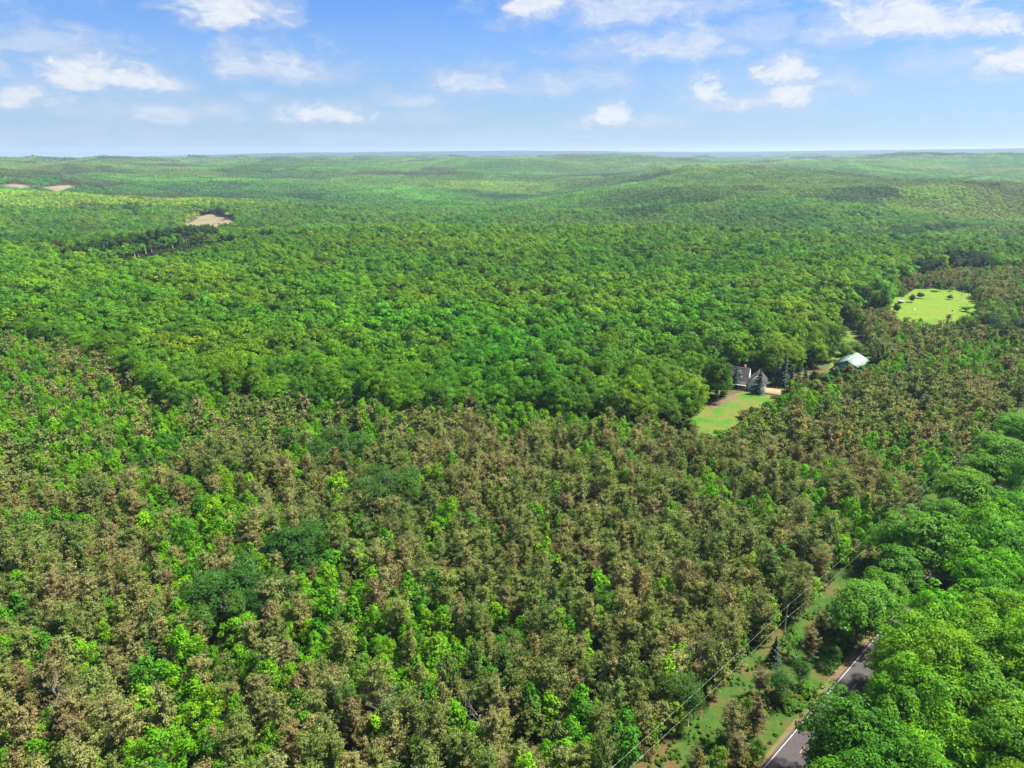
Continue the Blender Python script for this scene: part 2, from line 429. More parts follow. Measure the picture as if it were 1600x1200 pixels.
def g_pine(rg, h=9.5, Rr=2.7, br=56, per=58, leaf=.215, blunt=.35):
    """bushy plantation pine: upswept brushy branches, browned tips also lightened as if lit"""
    g = Geo()
    t = np.sort(rg.random(br)); zz = h * (.20 + .76 * t)
    prof = Rr * np.interp(t, [0, .2, .55, .85, 1], [.8, 1.0, .78, .30 + blunt, .08 + blunt * .4])
    a = np.cumsum(rg.uniform(1.6, 3.0, br)); ln = prof * rg.uniform(.5, 1.32, br)
    up = np.interp(t, [0, 1], [.18, .8]) + rg.normal(0, .12, br)
    s = rg.random((br, per)) ** .6
    d = np.stack([np.cos(a), np.sin(a)], 1)
    cx = d[:, None, 0] * ln[:, None] * s; cy = d[:, None, 1] * ln[:, None] * s
    cz = zz[:, None] + ln[:, None] * (up[:, None] * s + .28 * s * s)
    wid = .20 + .22 * s
    off = rg.normal(0, 1, (br, per, 3)) * wid[..., None] * [.62, .62, .38]
    P = np.stack([cx, cy, cz], -1) + off
    N = off * [1, 1, 1.4] + d[:, None, [0, 1, 1]] * [.35, .35, 0] + [0, 0, .55] + rg.normal(0, .4, (br, per, 3))
    bt = rg.random(br) ** 1.2
    tip = np.clip(.25 * s ** 2 + bt[:, None] * (.15 + .95 * s ** 2) + rg.normal(0, .12, (br, per)), 0, 1)  # browning tips, plus lit-tip lightening painted toward the branch ends
    var = np.clip(.5 + rg.normal(0, .12, br)[:, None] + rg.normal(0, .22, (br, per)), 0, 1)
    leaves(g, P.reshape(-1, 3), N.reshape(-1, 3), leaf * rg.uniform(.7, 1.4, br * per), 0, var.ravel(), tip.ravel(), aspect=1.35, rg=rg)
    k = br * 5
    u = unit(rg.normal(size=(k, 3)))
    P = u * rg.uniform(.15, .5, (k, 1)) * [Rr, Rr, h * .38] + [0, 0, h * .5]
    leaves(g, P, u + rg.normal(0, .4, (k, 3)), leaf * 2.2, 0, rg.random(k) * .5, np.full(k, .25), rg=rg)
    return g

def g_spruce(rg, h=11., Rr=2.7, tiers=24, per=330, leaf=.36):
    g = Geo()
    for i in range(tiers):
        t = i / (tiers - 1); z = h * (.06 + .92 * t); r = Rr * (1 - t) ** .9 + .12
        nb = max(5, int(13 * (1 - t)) + 3); n = max(10, int(per * (1 - .75 * t)))
        a0 = rg.uniform(0, 6.28, nb); b = rg.integers(0, nb, n)
        s = rg.random(n) ** .7; a = a0[b] + rg.normal(0, .07, n) / (s + .3)
        lr = r * (.82 + .25 * np.sin(b * 2.3 + i))
        P = np.stack([np.cos(a) * lr * s, np.sin(a) * lr * s, z - .30 * r * s + .12 * r * s * s + rg.normal(0, .07, n)], 1)
        N = np.stack([np.cos(a) * .45, np.sin(a) * .45, np.ones(n)], 1) + rg.normal(0, .35, (n, 3))
        leaves(g, P, N, leaf * rg.uniform(.7, 1.3, n), 0, rg.random(n), np.clip(s ** 3, 0, 1) * rg.random(n), aspect=1.3, rg=rg)
    return g

def g_branches(rg, h=9., r=.16, depth=3, n0=10, spread=.5, mi=0):
    """bare branching tree"""
    g = Geo()
    def grow(o, d, L, rad, dep):
        d = d / np.linalg.norm(d)
        P = [o]; cur = o.copy(); dd = d.copy()
        for i in range(3):
            dd = dd + rg.normal(0, .14, 3) + np.array([0, 0, .06]); dd /= np.linalg.norm(dd)
            cur = cur + dd * L / 3; P.append(cur.copy())
        g.tube(P, np.linspace(rad, rad * .4, 4), 4 if dep < depth else 5, mi)
        if dep <= 0: return
        for i in range(n0 if dep == depth else 4):
            t = rg.uniform(.3, 1.0); q = P[0] + (P[-1] - P[0]) * t
            k = min(3, int(t * 3)); q = P[k] + (P[min(3, k + 1)] - P[k]) * (t * 3 - k)
            a = rg.uniform(0, 6.28)
            nd = dd * spread + np.array([math.cos(a), math.sin(a), .25 + .3 * rg.random()]) * .8
            grow(q, nd, L * rg.uniform(.28, .5), rad * .42, dep - 1)
    grow(np.array([0, 0, -.2]), np.array([.03, .02, 1.]), h, r, depth)
    return g

def g_birch_crown(rg, Rr=4.0, z0=4., z1=13.5, lobes=46, per=60, leaf=.33):
    return g_maple(rg, Rr, z0, z1, lobes, per, leaf, 1.15)

def merged(parts):
    """[(Geo, material index)] -> one Geo"""
    o = Geo()
    for g, mi in parts:
        for v, f, m_, c in zip(g.v, g.f, g.mi, g.c):
            f2 = f + o.nv if isinstance(f, np.ndarray) else [tuple(i + o.nv for i in q) for q in f]
            # indices inside g are already offset by its own running count
            o.f.append(f2); o.mi.append(np.full(len(m_), mi)); o.v.append(v); o.c.append(c)
        o.nv += g.nv
    return o

KINDS = {}
def kind(key, name, n, crown, trunk, leafmat, barkmat, seed):
    V = []
    for i in range(n):
        rg = np.random.default_rng(seed + i)
        gc = crown(rg, i) if crown else None
        gt = trunk(rg, i)
        d = {}
        if gc: d['crown'] = gc.mesh('crown', [M[leafmat]])
        d['trunk'] = gt.mesh('trunk', [M[barkmat]])
        d['both'] = (merged([(gc, 0), (gt, 1)]) if gc else gt).mesh(name + '_whole', [M[leafmat], M[barkmat]] if gc else [M[barkmat]])
        V.append(d)
    KINDS[key] = V

kind('maple', 'maple_tree', 5,
     lambda rg, i: g_maple(rg, 6.0 + .3 * i, 1.8, [16, 15, 17, 15.5, 16.5][i], 104, 84, .45, 1.6),
     lambda rg, i: g_trunk(13, .33, rg, .5, 6, 7, 4.5, .25), 'leaf', 'bark', 100)
kind('maple_mid', 'maple_tree', 6,
     lambda rg, i: g_maple(rg, 5.6 + .35 * (i % 3), 4.0, 15.5 + .4 * i, 27, 50, .82, 1.85, .24),
     lambda rg, i: g_trunk(12, .3, rg, .4, 4, 2, 4), 'leaf', 'bark', 200)
kind('young', 'young_aspen_tree', 6,
     lambda rg, i: g_young(rg, [7.5, 9, 6.5, 8.2, 7, 8.6][i], [2.2, 2.7, 2.6, 1.8, 3.0, 2.4][i]),
     lambda rg, i: g_trunk(7, .09, rg, .25, 5, 4, 1.4), 'young', 'bark', 300)
kind('pine', 'pine_tree', 8,
     lambda rg, i: g_pine(rg, 9.2 + .25 * i, [2.5, 2.9, 2.7, 3.1, 2.4, 2.8, 3.0, 2.6][i], blunt=[.02, .25, .1, .35, .0, .2, .3, .12][i]),
     lambda rg, i: g_trunk(9, .14, rg, .2, 5, 4, 1.8), 'needle', 'bark', 400)
kind('pine_mid', 'pine_tree', 5,
     lambda rg, i: g_pine(rg, 9.2 + .25 * i, 2.8, 36, 26, .42, blunt=.25),
     lambda rg, i: g_trunk(9, .14, rg, .2, 4, 1, 1.8), 'needle', 'bark', 450)
kind('darkpine', 'pine_tree', 4,
     lambda rg, i: g_pine(rg, 9.2 + .25 * i, 2.6, blunt=.4),
     lambda rg, i: g_trunk(9, .14, rg, .2, 5, 2, 1.8), 'leaf', 'bark', 470)
kind('spruce', 'spruce_tree', 3, lambda rg, i: g_spruce(rg, 11 + i, 2.6 + .2 * i),
     lambda rg, i: g_trunk(10.5, .18, rg, .05, 5, 0), 'spruce', 'bark', 500)
kind('birch', 'birch_tree', 3, lambda rg, i: g_birch_crown(rg, 3.6 + .4 * i, 3.5, 12.5 + i),
     lambda rg, i: g_branches(rg, 9.6 + .8 * i, .15, 2, 9, .7), 'leaf', 'pale_bark', 600)
kind('dead', 'dead_tree', 4, None, lambda rg, i: g_branches(rg, 8.5 + i, .13, 3, 11, .45), 'leaf', 'dead', 700)
kind('shrub', 'shrub', 4, lambda rg, i: g_maple(rg, 1.25, .1, 2.0 + .2 * i, 16, 26, .34, .55),
     lambda rg, i: g_trunk(1.2, .05, rg, .1, 4, 3, .8), 'leaf', 'bark', 800)

# ------------------------------------------------------------------ object helpers
def tag(o, label=None, cat=None, group=None, kind_=None):
    if label: o['label'] = label
    if cat: o['category'] = cat
    if group: o['group'] = group
    if kind_: o['kind'] = kind_
    return o

def obj(name, me, parent=None, loc=(0, 0, 0), rz=0.0):
    o = bpy.data.objects.new(name, me); COL.objects.link(o)
    o.location = loc; o.rotation_euler = (0, 0, rz)
    if parent: o.parent = parent
    return o

def tree(key, name, label, cat, x, y, s=(1, 1, 1), rz=None, tint=(.05, .12, .02), variant=None, group=None, lean=(0, 0)):
    V = KINDS[key]; d = V[(variant if variant is not None else random.randrange(len(V))) % len(V)]
    e = obj(name, None, None, (x, y, h1(x, y)))
    e.rotation_euler = (lean[0], lean[1], random.uniform(0, 6.28) if rz is None else rz)
    e.scale = s; e.empty_display_size = .5
    tag(e, label, cat, group)
    obj('trunk', d['trunk'], e)
    if 'crown' in d:
        c = obj('crown', d['crown'], e); c['tint'] = [float(t) for t in tint]
    return e

_protos = {}
def proto_collection(key, meshes):
    if key not in _protos:
        c = bpy.data.collections.new('kinds_' + key)      # not linked to the scene
        for i, me in enumerate(meshes):
            c.objects.link(bpy.data.objects.new(f'{key}_{i:02d}', me))
        _protos[key] = c
    return _protos[key]

def scatter(name, label, cat, key, meshes, P, rot, scl, tint, var):
    """one mass of plants: points carrying instances"""
    n = len(P)
    me = bpy.data.meshes.new(name)
    me.vertices.add(n); me.vertices.foreach_set('co', P.astype(np.float32).ravel())
    for nm, ty, dat, k in (('rot', 'FLOAT_VECTOR', rot, 'vector'), ('scl', 'FLOAT_VECTOR', scl, 'vector')):
        a = me.attributes.new(nm, ty, 'POINT'); a.data.foreach_set(k, dat.astype(np.float32).ravel())
    a = me.attributes.new('tint', 'FLOAT_COLOR', 'POINT')
    a.data.foreach_set('color', np.hstack([tint, np.ones((n, 1))]).astype(np.float32).ravel())
    a = me.attributes.new('var', 'INT', 'POINT'); a.data.foreach_set('value', var.astype(np.int32))
    o = obj(name, me); tag(o, label, cat, None, 'stuff')
    ng = bpy.data.node_groups.new(name, 'GeometryNodeTree')
    ng.interface.new_socket('Geometry', in_out='INPUT', socket_type='NodeSocketGeometry')
    ng.interface.new_socket('Geometry', in_out='OUTPUT', socket_type='NodeSocketGeometry')
    N_, L_ = ng.nodes, ng.links
    gi, go = N_.new('NodeGroupInput'), N_.new('NodeGroupOutput')
    ip = N_.new('GeometryNodeInstanceOnPoints'); ci = N_.new('GeometryNodeCollectionInfo')
    ci.inputs['Collection'].default_value = proto_collection(key, meshes)
    ci.inputs['Separate Children'].default_value = True; ci.inputs['Reset Children'].default_value = True
    ip.inputs['Pick Instance'].default_value = True
    L_.new(gi.outputs[0], ip.inputs['Points']); L_.new(ci.outputs[0], ip.inputs['Instance'])
    for nm, ty, sk in (('var', 'INT', 'Instance Index'), ('rot', 'FLOAT_VECTOR', 'Rotation'), ('scl', 'FLOAT_VECTOR', 'Scale')):
        na = N_.new('GeometryNodeInputNamedAttribute'); na.data_type = ty; na.inputs[0].default_value = nm
        L_.new(na.outputs[0], ip.inputs[sk])
    L_.new(ip.outputs[0], go.inputs[0])
    md = o.modifiers.new('scatter', 'NODES'); md.node_group = ng
    return o

# ------------------------------------------------------------------ the road frame of reference
P0 = np.array([47.54, 104.48]); RT = np.array([.7223, .6916]); RN = np.array([-.6916, .7223])
def road_so(x, y):
    dx, dy = np.asarray(x) - P0[0], np.asarray(y) - P0[1]
    return dx * RT[0] + dy * RT[1], dx * RN[0] + dy * RN[1]
def road_xy(s, o): return P0[0] + s * RT[0] + o * RN[0], P0[1] + s * RT[1] + o * RN[1]

# ------------------------------------------------------------------ ground
def build_ground():
    az = np.concatenate([np.linspace(-52, 52, 521), np.linspace(55, 305, 84)])
    r = np.concatenate([[1.0], np.geomspace(12, 29000, 300)])
    A, Rr = np.meshgrid(np.radians(az), r)
    X, Y = Rr * np.sin(A), Rr * np.cos(A)
    Z = height(X, Y)
    n, k = X.shape
    V = np.stack([X, Y, Z], -1).reshape(-1, 3)
    I = np.arange(n * k).reshape(n, k)
    I2 = np.roll(I, -1, axis=1)
    F = np.stack([I[:-1], I2[:-1], I2[1:], I[1:]], -1).reshape(-1, 4)
    g = Geo(); g.v.append(V); g.f.append(F); g.mi.append(np.zeros(len(F))); g.nv = len(V)
    g.c.append(np.tile([0, 0, 0, 1.], (len(V), 1)))
    m = M['floor']; t = NT(m.node_tree)
    b = next(nd for nd in t.n if nd.type == 'BSDF_PRINCIPLED')
    src = b.inputs['Base Color'].links[0].from_socket
    pos = t.add('ShaderNodeNewGeometry').outputs['Position']
    ln = t.add('ShaderNodeVectorMath', {0: pos}, operation='LENGTH').outputs['Value']
    c = t.mixc(t.ramp(ln, 9000, 14000), src, (.035, .065, .03))     # closed canopy seen as ground far away
    t.l.new(c, b.inputs['Base Color'])
    me = g.mesh('ground', [m])
    o = obj('ground', me); tag(o, 'rolling forest floor reaching to the horizon', None, None, 'structure')
    lake = Geo()
    a = np.radians(np.linspace(-60, -29.0, 60))
    p0 = np.stack([9800 * np.sin(a), 9800 * np.cos(a), np.full(60, -96.)], 1)
    p1 = np.stack([25600 * np.sin(a), 25600 * np.cos(a), np.full(60, -96.)], 1)
    lake.shared(np.vstack([p0, p1]), [(i + 1, i, 60 + i, 61 + i) for i in range(59)])
    wm = bpy.data.materials.new('lake water'); wm.use_nodes = True
    bb = wm.node_tree.nodes['Principled BSDF']
    bb.inputs['Base Color'].default_value = (.10, .16, .22, 1); bb.inputs['Roughness'].default_value = .35
    tag(obj('lake', lake.mesh('lake', [wm])), 'pale strip of lake water on the left horizon', None, None, 'structure')

build_ground()

def sheet(name, poly_px, mat, z=.03, label=None, far=False, grid=10):
    """flat patch of ground whose outline is a polygon on the land"""
    W = [at_far(*p) if far else at(*p) for p in poly_px]
    return sheet_w(name, W, mat, z, label, far)

def sheet_w(name, W, mat, z, label=None, far=False):
    W = np.array(W)
    n = len(W); t = np.arange(0, n, .125)          # smooth closed outline
    i = np.floor(t).astype(int); f = (t - i)[:, None]
    p0, p1, p2, p3 = W[(i - 1) % n], W[i % n], W[(i + 1) % n], W[(i + 2) % n]
    S = .5 * ((2 * p1) + (-p0 + p2) * f + (2 * p0 - 5 * p1 + 4 * p2 - p3) * f ** 2 + (-p0 + 3 * p1 - 3 * p2 + p3) * f ** 3)
    c = S.mean(0)
    rings = [c[None] + (S - c) * k for k in (.25, .5, .75, 1.0)]
    V = np.vstack([c[None]] + rings); k = len(S)
    zz = height(V[:, 0], V[:, 1]) + z
    F = [(0, 1 + j, 1 + (j + 1) % k) for j in range(k)]
    for q in range(3):
        F += [(1 + q * k + j, 1 + (q + 1) * k + j, 1 + (q + 1) * k + (j + 1) % k, 1 + q * k + (j + 1) % k) for j in range(k)]
    g = Geo(); g.shared(np.column_stack([V, zz]), F)
    return tag(obj(name, g.mesh(name, [M[mat]])), label, None, None, 'structure')

LAWN = [(1062, 668), (1095, 640), (1135, 620), (1165, 612), (1205, 608), (1226, 614), (1212, 632), (1192, 642), (1150, 680), (1112, 706), (1075, 704)]
MEADOW = [(1386, 474), (1402, 462), (1432, 452), (1492, 452), (1525, 460), (1528, 490), (1512, 515), (1462, 530), (1412, 520), (1386, 500)]
YARD = [(1290, 592), (1296, 570), (1300, 540), (1296, 515), (1310, 505), (1330, 512), (1338, 535), (1362, 560), (1362, 578), (1345, 592), (1320, 604)]
sheet('lawn', LAWN, 'lawn', .03, 'mown lawn in the clearing below the grey roofed house')
sheet('meadow', MEADOW, 'meadow', .03, 'bright yellow green meadow behind the pines')
sheet('yard_grass', YARD, 'lawn', .035, 'grass yard around the green roofed barn')
sheet('driveway', [(1262, 598), (1280, 590), (1300, 585), (1312, 592), (1298, 599), (1278, 602)], 'soil', .05, 'bare earth drive between house and barn')
sheet('bare_patch', [(1108, 634), (1130, 622), (1148, 616), (1152, 621), (1134, 630), (1114, 640)], 'soil', .045, 'worn earth patch at the edge of the lawn')
TAN = [(282, 352), (296, 339), (335, 335), (368, 344), (370, 360), (335, 373), (292, 370)]
sheet('stubble_field', TAN, 'field', .6, 'tan stubble field among distant woods', far=True)
FIELD2 = [(-60, 291), (40, 289), (112, 290), (122, 297), (60, 301), (-60, 302)]
sheet('far_field', FIELD2, 'field', .8, 'long pale field at the left', far=True)

def strip_sheet(name, s0, s1, o0, o1, mat, z, label, kind_='structure', thick=0):
    g = Geo()
    ns = 60
    S = np.linspace(s0, s1, ns)
    V = []
    for q, o in enumerate((o0, o1)):
        wob = 0 if mat in ('asphalt', 'white_line', 'yellow_line') else .35
        for s in S:
            x, y = road_xy(s, o + wob * math.sin(s * 1.3 + q * 2) * math.sin(s * .37))
            V.append((x, y, h1(x, y) + z))
    g.shared(V, [(i, i + 1, ns + i + 1, ns + i)[::-1] for i in range(ns - 1)])
    return tag(obj(name, g.mesh(name, [M[mat]])), label, None, None, kind_)

strip_sheet('verge', -90, 330, 1.0, 19.5, 'strip', .02, 'rough grass strip under the power line')
strip_sheet('verge', -90, 330, -10.5, -6.3, 'strip', .02, 'shaded grass verge beyond the road')
strip_sheet('gravel_shoulder', -90, 330, .25, 1.55, 'gravel', .04, 'sandy gravel shoulder along the road')
road = strip_sheet('road', -90, 330, -6.7, .55, 'asphalt', .06, 'narrow asphalt road between the trees')
ln = strip_sheet('edge_line', -90, 330, -.06, .06, 'white_line', .068, None, None); ln.parent = road
ln = strip_sheet('edge_line', -90, 330, -6.28, -6.12, 'white_line', .068, None, None); ln.parent = road
s = -88
mk = None
while s < 300:
    g = Geo(); a, b = road_xy(s, -3.05), road_xy(s + 3.2, -3.05)
    w = RN * .07
    g.shared([(a[0] - w[0], a[1] - w[1], .068), (b[0] - w[0], b[1] - w[1], .068), (b[0] + w[0], b[1] + w[1], .068), (a[0] + w[0], a[1] + w[1], .068)], [(0, 1, 2, 3)])
    o = obj('centre_dash', g.mesh('centre_dash', [M['yellow_line']]), road)
    s += 12

# ------------------------------------------------------------------ buildings
def flat_mat(name, col, rough=.6, spec=.4, metal=0.0, sc_=2.0, amt=.15, wave=None):
    m = bpy.data.materials.new(name); m.use_nodes = True
    t = NT(m.node_tree); b = t.n['Principled BSDF']
    tc = t.add('ShaderNodeTexCoord').outputs['Object']
    n = t.add('ShaderNodeTexNoise', {'Vector': tc, 'Scale': sc_, 'Detail': 5.0}).outputs[0]
    lo = tuple(c * (1 - amt) for c in col); hi = tuple(min(1, c * (1 + amt)) for c in col)
    c = t.mixc(n, lo, hi)
    t.l.new(c, b.inputs['Base Color'])
    b.inputs['Roughness'].default_value = rough; b.inputs['Specular IOR Level'].default_value = spec
    b.inputs['Metallic'].default_value = metal
    return m
M['shingle'] = flat_mat('grey shingles', (.055, .053, .058), .95, .04, sc_=1.5, amt=.35)
M['siding'] = flat_mat('white siding', (.74, .72, .70), .6)
M['trim'] = flat_mat('white trim', (.8, .8, .78), .5)
M['glass'] = flat_mat('dark window glass', (.03, .04, .05), .1, .6)
M['deck'] = flat_mat('timber deck boards', (.30, .20, .13), .8, .2, sc_=3)
M['brick'] = flat_mat('chimney brick', (.25, .12, .08), .9, .2, sc_=6)
M['green_metal'] = flat_mat('pale green metal roofing', (.27, .41, .33), .45, .5, .25, 1.0, .12)
M['green_wall'] = flat_mat('dark green metal siding', (.03, .13, .085), .6, .3, 0, 1.2, .2)
M['wood_pole'] = flat_mat('weathered pole wood', (.42, .38, .32), .85, .2, sc_=4)
M['steel'] = flat_mat('galvanised steel', (.45, .46, .47), .45, .5, .6)
M['wire'] = flat_mat('weathered aluminium wire', (.55, .55, .53), .5, .4, .3)
M['black'] = flat_mat('black rubber', (.02, .02, .02), .8)
M['white_metal'] = flat_mat('white painted metal', (.8, .8, .8), .4)

def part(name, g, mat, parent, label=None):
    o = obj(name, g.mesh(name, [M[mat]]), parent)
    if label: o['label'] = label
    return o

def window(parent, cx, y, cz, w, h, axis='y', sgn=-1, xoff=0.0):
    """frame > pane; sits on a wall whose outward normal is sgn along axis"""
    f, p = Geo(), Geo(); d = .06
    def bx(g, a0, z0, a1, z1, n0, n1):
        n0, n1 = sorted((y + sgn * n0, y + sgn * n1))
        if axis == 'y': g.box(a0, n0, z0, a1, n1, z1)
        else: g.box(n0, a0, z0, n1, a1, z1)
    x0, x1, z0, z1 = cx - w / 2, cx + w / 2, cz - h / 2, cz + h / 2
    for q in ((x0 - .1, z0 - .1, x1 + .1, z0), (x0 - .1, z1, x1 + .1, z1 + .1), (x0 - .1, z0, x0, z1), (x1, z0, x1 + .1, z1), (cx - .03, z0, cx + .03, z1)):
        bx(f, *q, -.05, d)
    bx(p, x0 + .002, z0 + .002, cx - .033, z1 - .002, -.04, .02); bx(p, cx + .033, z0 + .002, x1 - .002, z1 - .002, -.04, .02)
    fo = part('window', f, 'trim', parent); part('pane', p, 'glass', fo)
    return fo

def roof_slab(g, a, b, c, d, th=.18):
    """four corners of a roof slope -> slab"""
    P = [np.array(q, float) for q in (a, b, c, d)]
    n = np.cross(P[1] - P[0], P[3] - P[0]); n /= np.linalg.norm(n)
    if n[2] < 0: n = -n
    g.prism([tuple(q) for q in P], tuple(-n * th))

def shingle_rows(parent, a, b, c, d, rows=9, cols=1):
    """courses of shingles standing a little proud of the slope a-b (eave) to d-c (ridge)"""
    a, b, c, d = (np.array(q, float) for q in (a, b, c, d))
    n = np.cross(b - a, d - a); n /= np.linalg.norm(n)
    if n[2] < 0: n = -n
    for i in range(rows):
        t0, t1 = i / rows, (i + 1.0) / rows
        g = Geo()
        p = [a + (d - a) * t0 + n * .045, b + (c - b) * t0 + n * .045, b + (c - b) * t1 + n * .012, a + (d - a) * t1 + n * .012]
        g.prism([tuple(q) for q in p], tuple(-n * .008))
        part('shingle_course', g, 'shingle', parent)

def build_house():
    c = at(1163, 602)
    e = obj('house', None, None, (c[0], c[1], 0), R(-24))
    e.scale = (1.04, 1.04, 1.04)
    tag(e, 'white two-storey house with grey shingle roof and white dormer beside the forest edge', 'house')
    # main block
    w = Geo(); H, RH = 3.4, 8.6
    w.box(-9, -4.6, 0, 2, 4.6, H)
    w.prism([(-9, -4.6, H), (-9, 4.6, H), (-9, 0, RH)], (.25, 0, 0)); w.prism([(1.75, -4.6, H), (1.75, 4.6, H), (1.75, 0, RH)], (.25, 0, 0))
    part('wall', w, 'siding', e, 'white siding wall of the main block')
    r = Geo()
    k = (RH - H) / 4.6
    ez = H - .6 * k
    A = (-9.5, -5.2, ez + .2); B = (2.0, -5.2, ez + .2); Cc = (2.0, 0, RH + .2); D = (-9.5, 0, RH + .2)
    A2 = (-9.5, 5.2, ez + .2); B2 = (2.0, 5.2, ez + .2)
    roof_slab(r, A, B, Cc, D); roof_slab(r, (2.0, 5.2, ez + .2), (-9.5, 5.2, ez + .2), (-9.5, 0.003, RH + .2), (2.0, 0.003, RH + .2))
    ro = part('roof', r, 'shingle', e, 'grey shingle roof of the main block')
    shingle_rows(ro, A, B, Cc, D, 10); shingle_rows(ro, B2, A2, D, Cc, 10)
    tr = Geo()
    for x in (-9.56, ):
        tr.prism([(x, -5.3, ez), (x, 0, RH + .05), (x, 0, RH + .35), (x, -5.3, ez + .3)], (.06, 0, 0))
        tr.prism([(x, 5.3, ez), (x, 0.003, RH + .05), (x, 0.003, RH + .35), (x, 5.3, ez + .3)], (.06, 0, 0))
    tr.box(-9.5, -5.33, ez - .05, 2, -5.22, ez + .2)
    part('fascia', tr, 'trim', e)
    # dormer on the front slope
    d = Geo(); dz = 5.0
    d.box(-4.3, -4.2, 4.0, -1.1, -1.3, dz + 1.2)
    d.prism([(-4.3, -4.2, dz + 1.2), (-1.1, -4.2, dz + 1.2), (-2.7, -4.2, dz + 2.9)], (0, .2, 0))
    do = part('dormer', d, 'siding', e, 'white gabled dormer on the front roof slope')
    dr = Geo()
    roof_slab(dr, (-4.6, -4.6, dz + .98), (-4.6, -.4, dz + .98), (-2.7, -.4, dz + 3.1), (-2.7, -4.6, dz + 3.1), .12)
    roof_slab(dr, (-.8, -4.6, dz + .98), (-.8, -.4, dz + .98), (-2.697, -.4, dz + 3.1), (-2.697, -4.6, dz + 3.1), .12)
    part('dormer_roof', dr, 'shingle', do)
    wd = window(do, -2.7, -4.2, dz + .9, 1.3, 1.4)
    # porch with lean-to roof and posts
    pr = Geo()
    roof_slab(pr, (-8, -8.2, 2.5), (1.5, -8.2, 2.5), (1.5, -4.62, 3.25), (-8, -4.62, 3.25), .15)
    po = part('porch_roof', pr, 'shingle', e)
    shingle_rows(po, (-8, -8.2, 2.5), (1.5, -8.2, 2.5), (1.5, -4.62, 3.25), (-8, -4.62, 3.25), 4)
    pf = Geo(); pf.box(-8, -8.32, 2.25, 1.5, -8.22, 2.55); part('porch_fascia', pf, 'trim', e)
    for x in (-7.8, -4.8, -1.8, 1.2):
        g = Geo(); g.box(x - .1, -8.1, 0.2, x + .1, -7.9, 2.3); part('porch_post', g, 'trim', e)
    fl = Geo(); fl.box(-8, -8.2, 0, 1.5, -4.62, .2); part('porch_floor', fl, 'deck', e)
    for x in (-7.2, -3.4, -.6): window(e, x, -4.6, 1.7, 1.3, 1.3)
    dg = Geo(); dg.box(-5.8, -4.68, .1, -4.8, -4.61, 2.2); dd = part('door', dg, 'glass', e)
    hg = Geo(); hg.box(-5.0, -4.74, 1.05, -4.92, -4.69, 1.15); part('handle', hg, 'steel', dd)
    for yy in (-1.8, 1.8): window(e, yy, -9, 2.0, 1.2, 1.3, axis='x', sgn=-1)
    window(e, 0, -9, 5.2, 1.2, 1.3, axis='x', sgn=-1)
    # wing whose gable faces the lawn
    g = Geo(); g.box(2.02, -6.6, 0, 9.6, 4.6, H)
    g.prism([(2.02, -6.6, H), (9.6, -6.6, H), (5.81, -6.6, 7.2)], (0, .25, 0)); g.prism([(2.02, 4.35, H), (9.6, 4.35, H), (5.81, 4.35, 7.2)], (0, .25, 0))
    part('wall', g, 'siding', e, 'white siding wall of the gabled wing')
    r = Geo(); k2 = (7.2 - H) / 3.79; z0 = H - .5 * k2 + .22
    roof_slab(r, (1.52, -7.1, z0), (1.52, 5.0, z0), (5.81, 5.0, 7.42), (5.81, -7.1, 7.42))
    roof_slab(r, (10.1, -7.1, z0), (10.1, 5.0, z0), (5.813, 5.0, 7.42), (5.813, -7.1, 7.42))
    r2 = part('roof', r, 'shingle', e, 'grey shingle roof of the gabled wing')
    shingle_rows(r2, (10.1, -7.1, z0), (10.1, 5.0, z0), (5.81, 5.0, 7.42), (5.81, -7.1, 7.42), 9)
    shingle_rows(r2, (1.52, 5.0, z0), (1.52, -7.1, z0), (5.81, -7.1, 7.42), (5.81, 5.0, 7.42), 9)
    tr = Geo()
    tr.prism([(1.5, -7.17, z0 - .2), (5.81, -7.17, 7.22), (5.81, -7.17, 7.5), (1.5, -7.17, z0 + .1)], (0, .06, 0))
    tr.prism([(10.12, -7.17, z0 - .2), (5.813, -7.17, 7.22), (5.813, -7.17, 7.5), (10.12, -7.17, z0 + .1)], (0, .06, 0))
    part('fascia', tr, 'trim', e)
    window(e, 4.2, -6.6, 1.8, 1.5, 1.4); window(e, 7.4, -6.6, 1.8, 1.5, 1.4); window(e, 5.8, -6.6, 4.6, 1.2, 1.2)
    window(e, -3, 9.6, 1.8, 1.4, 1.3, axis='x', sgn=1)
    ch = Geo(); ch.box(-1.2, 1.0, 6.5, -.2, 2.0, 9.6); co = part('chimney', ch, 'brick', ro)
    # deck to the right of the wing: boards one by one
    dk = obj('deck', None, e)
    fr = Geo(); fr.box(9.62, -9.5, 0, 16.5, -1.5, .5); part('deck_frame', fr, 'deck', dk)
    for i in range(22):
        b = Geo(); x = 9.64 + i * .312; b.box(x, -9.55, .505, x + .285, -1.45, .545 + .006 * (i % 3)); part('plank', b, 'deck', dk)
build_house()

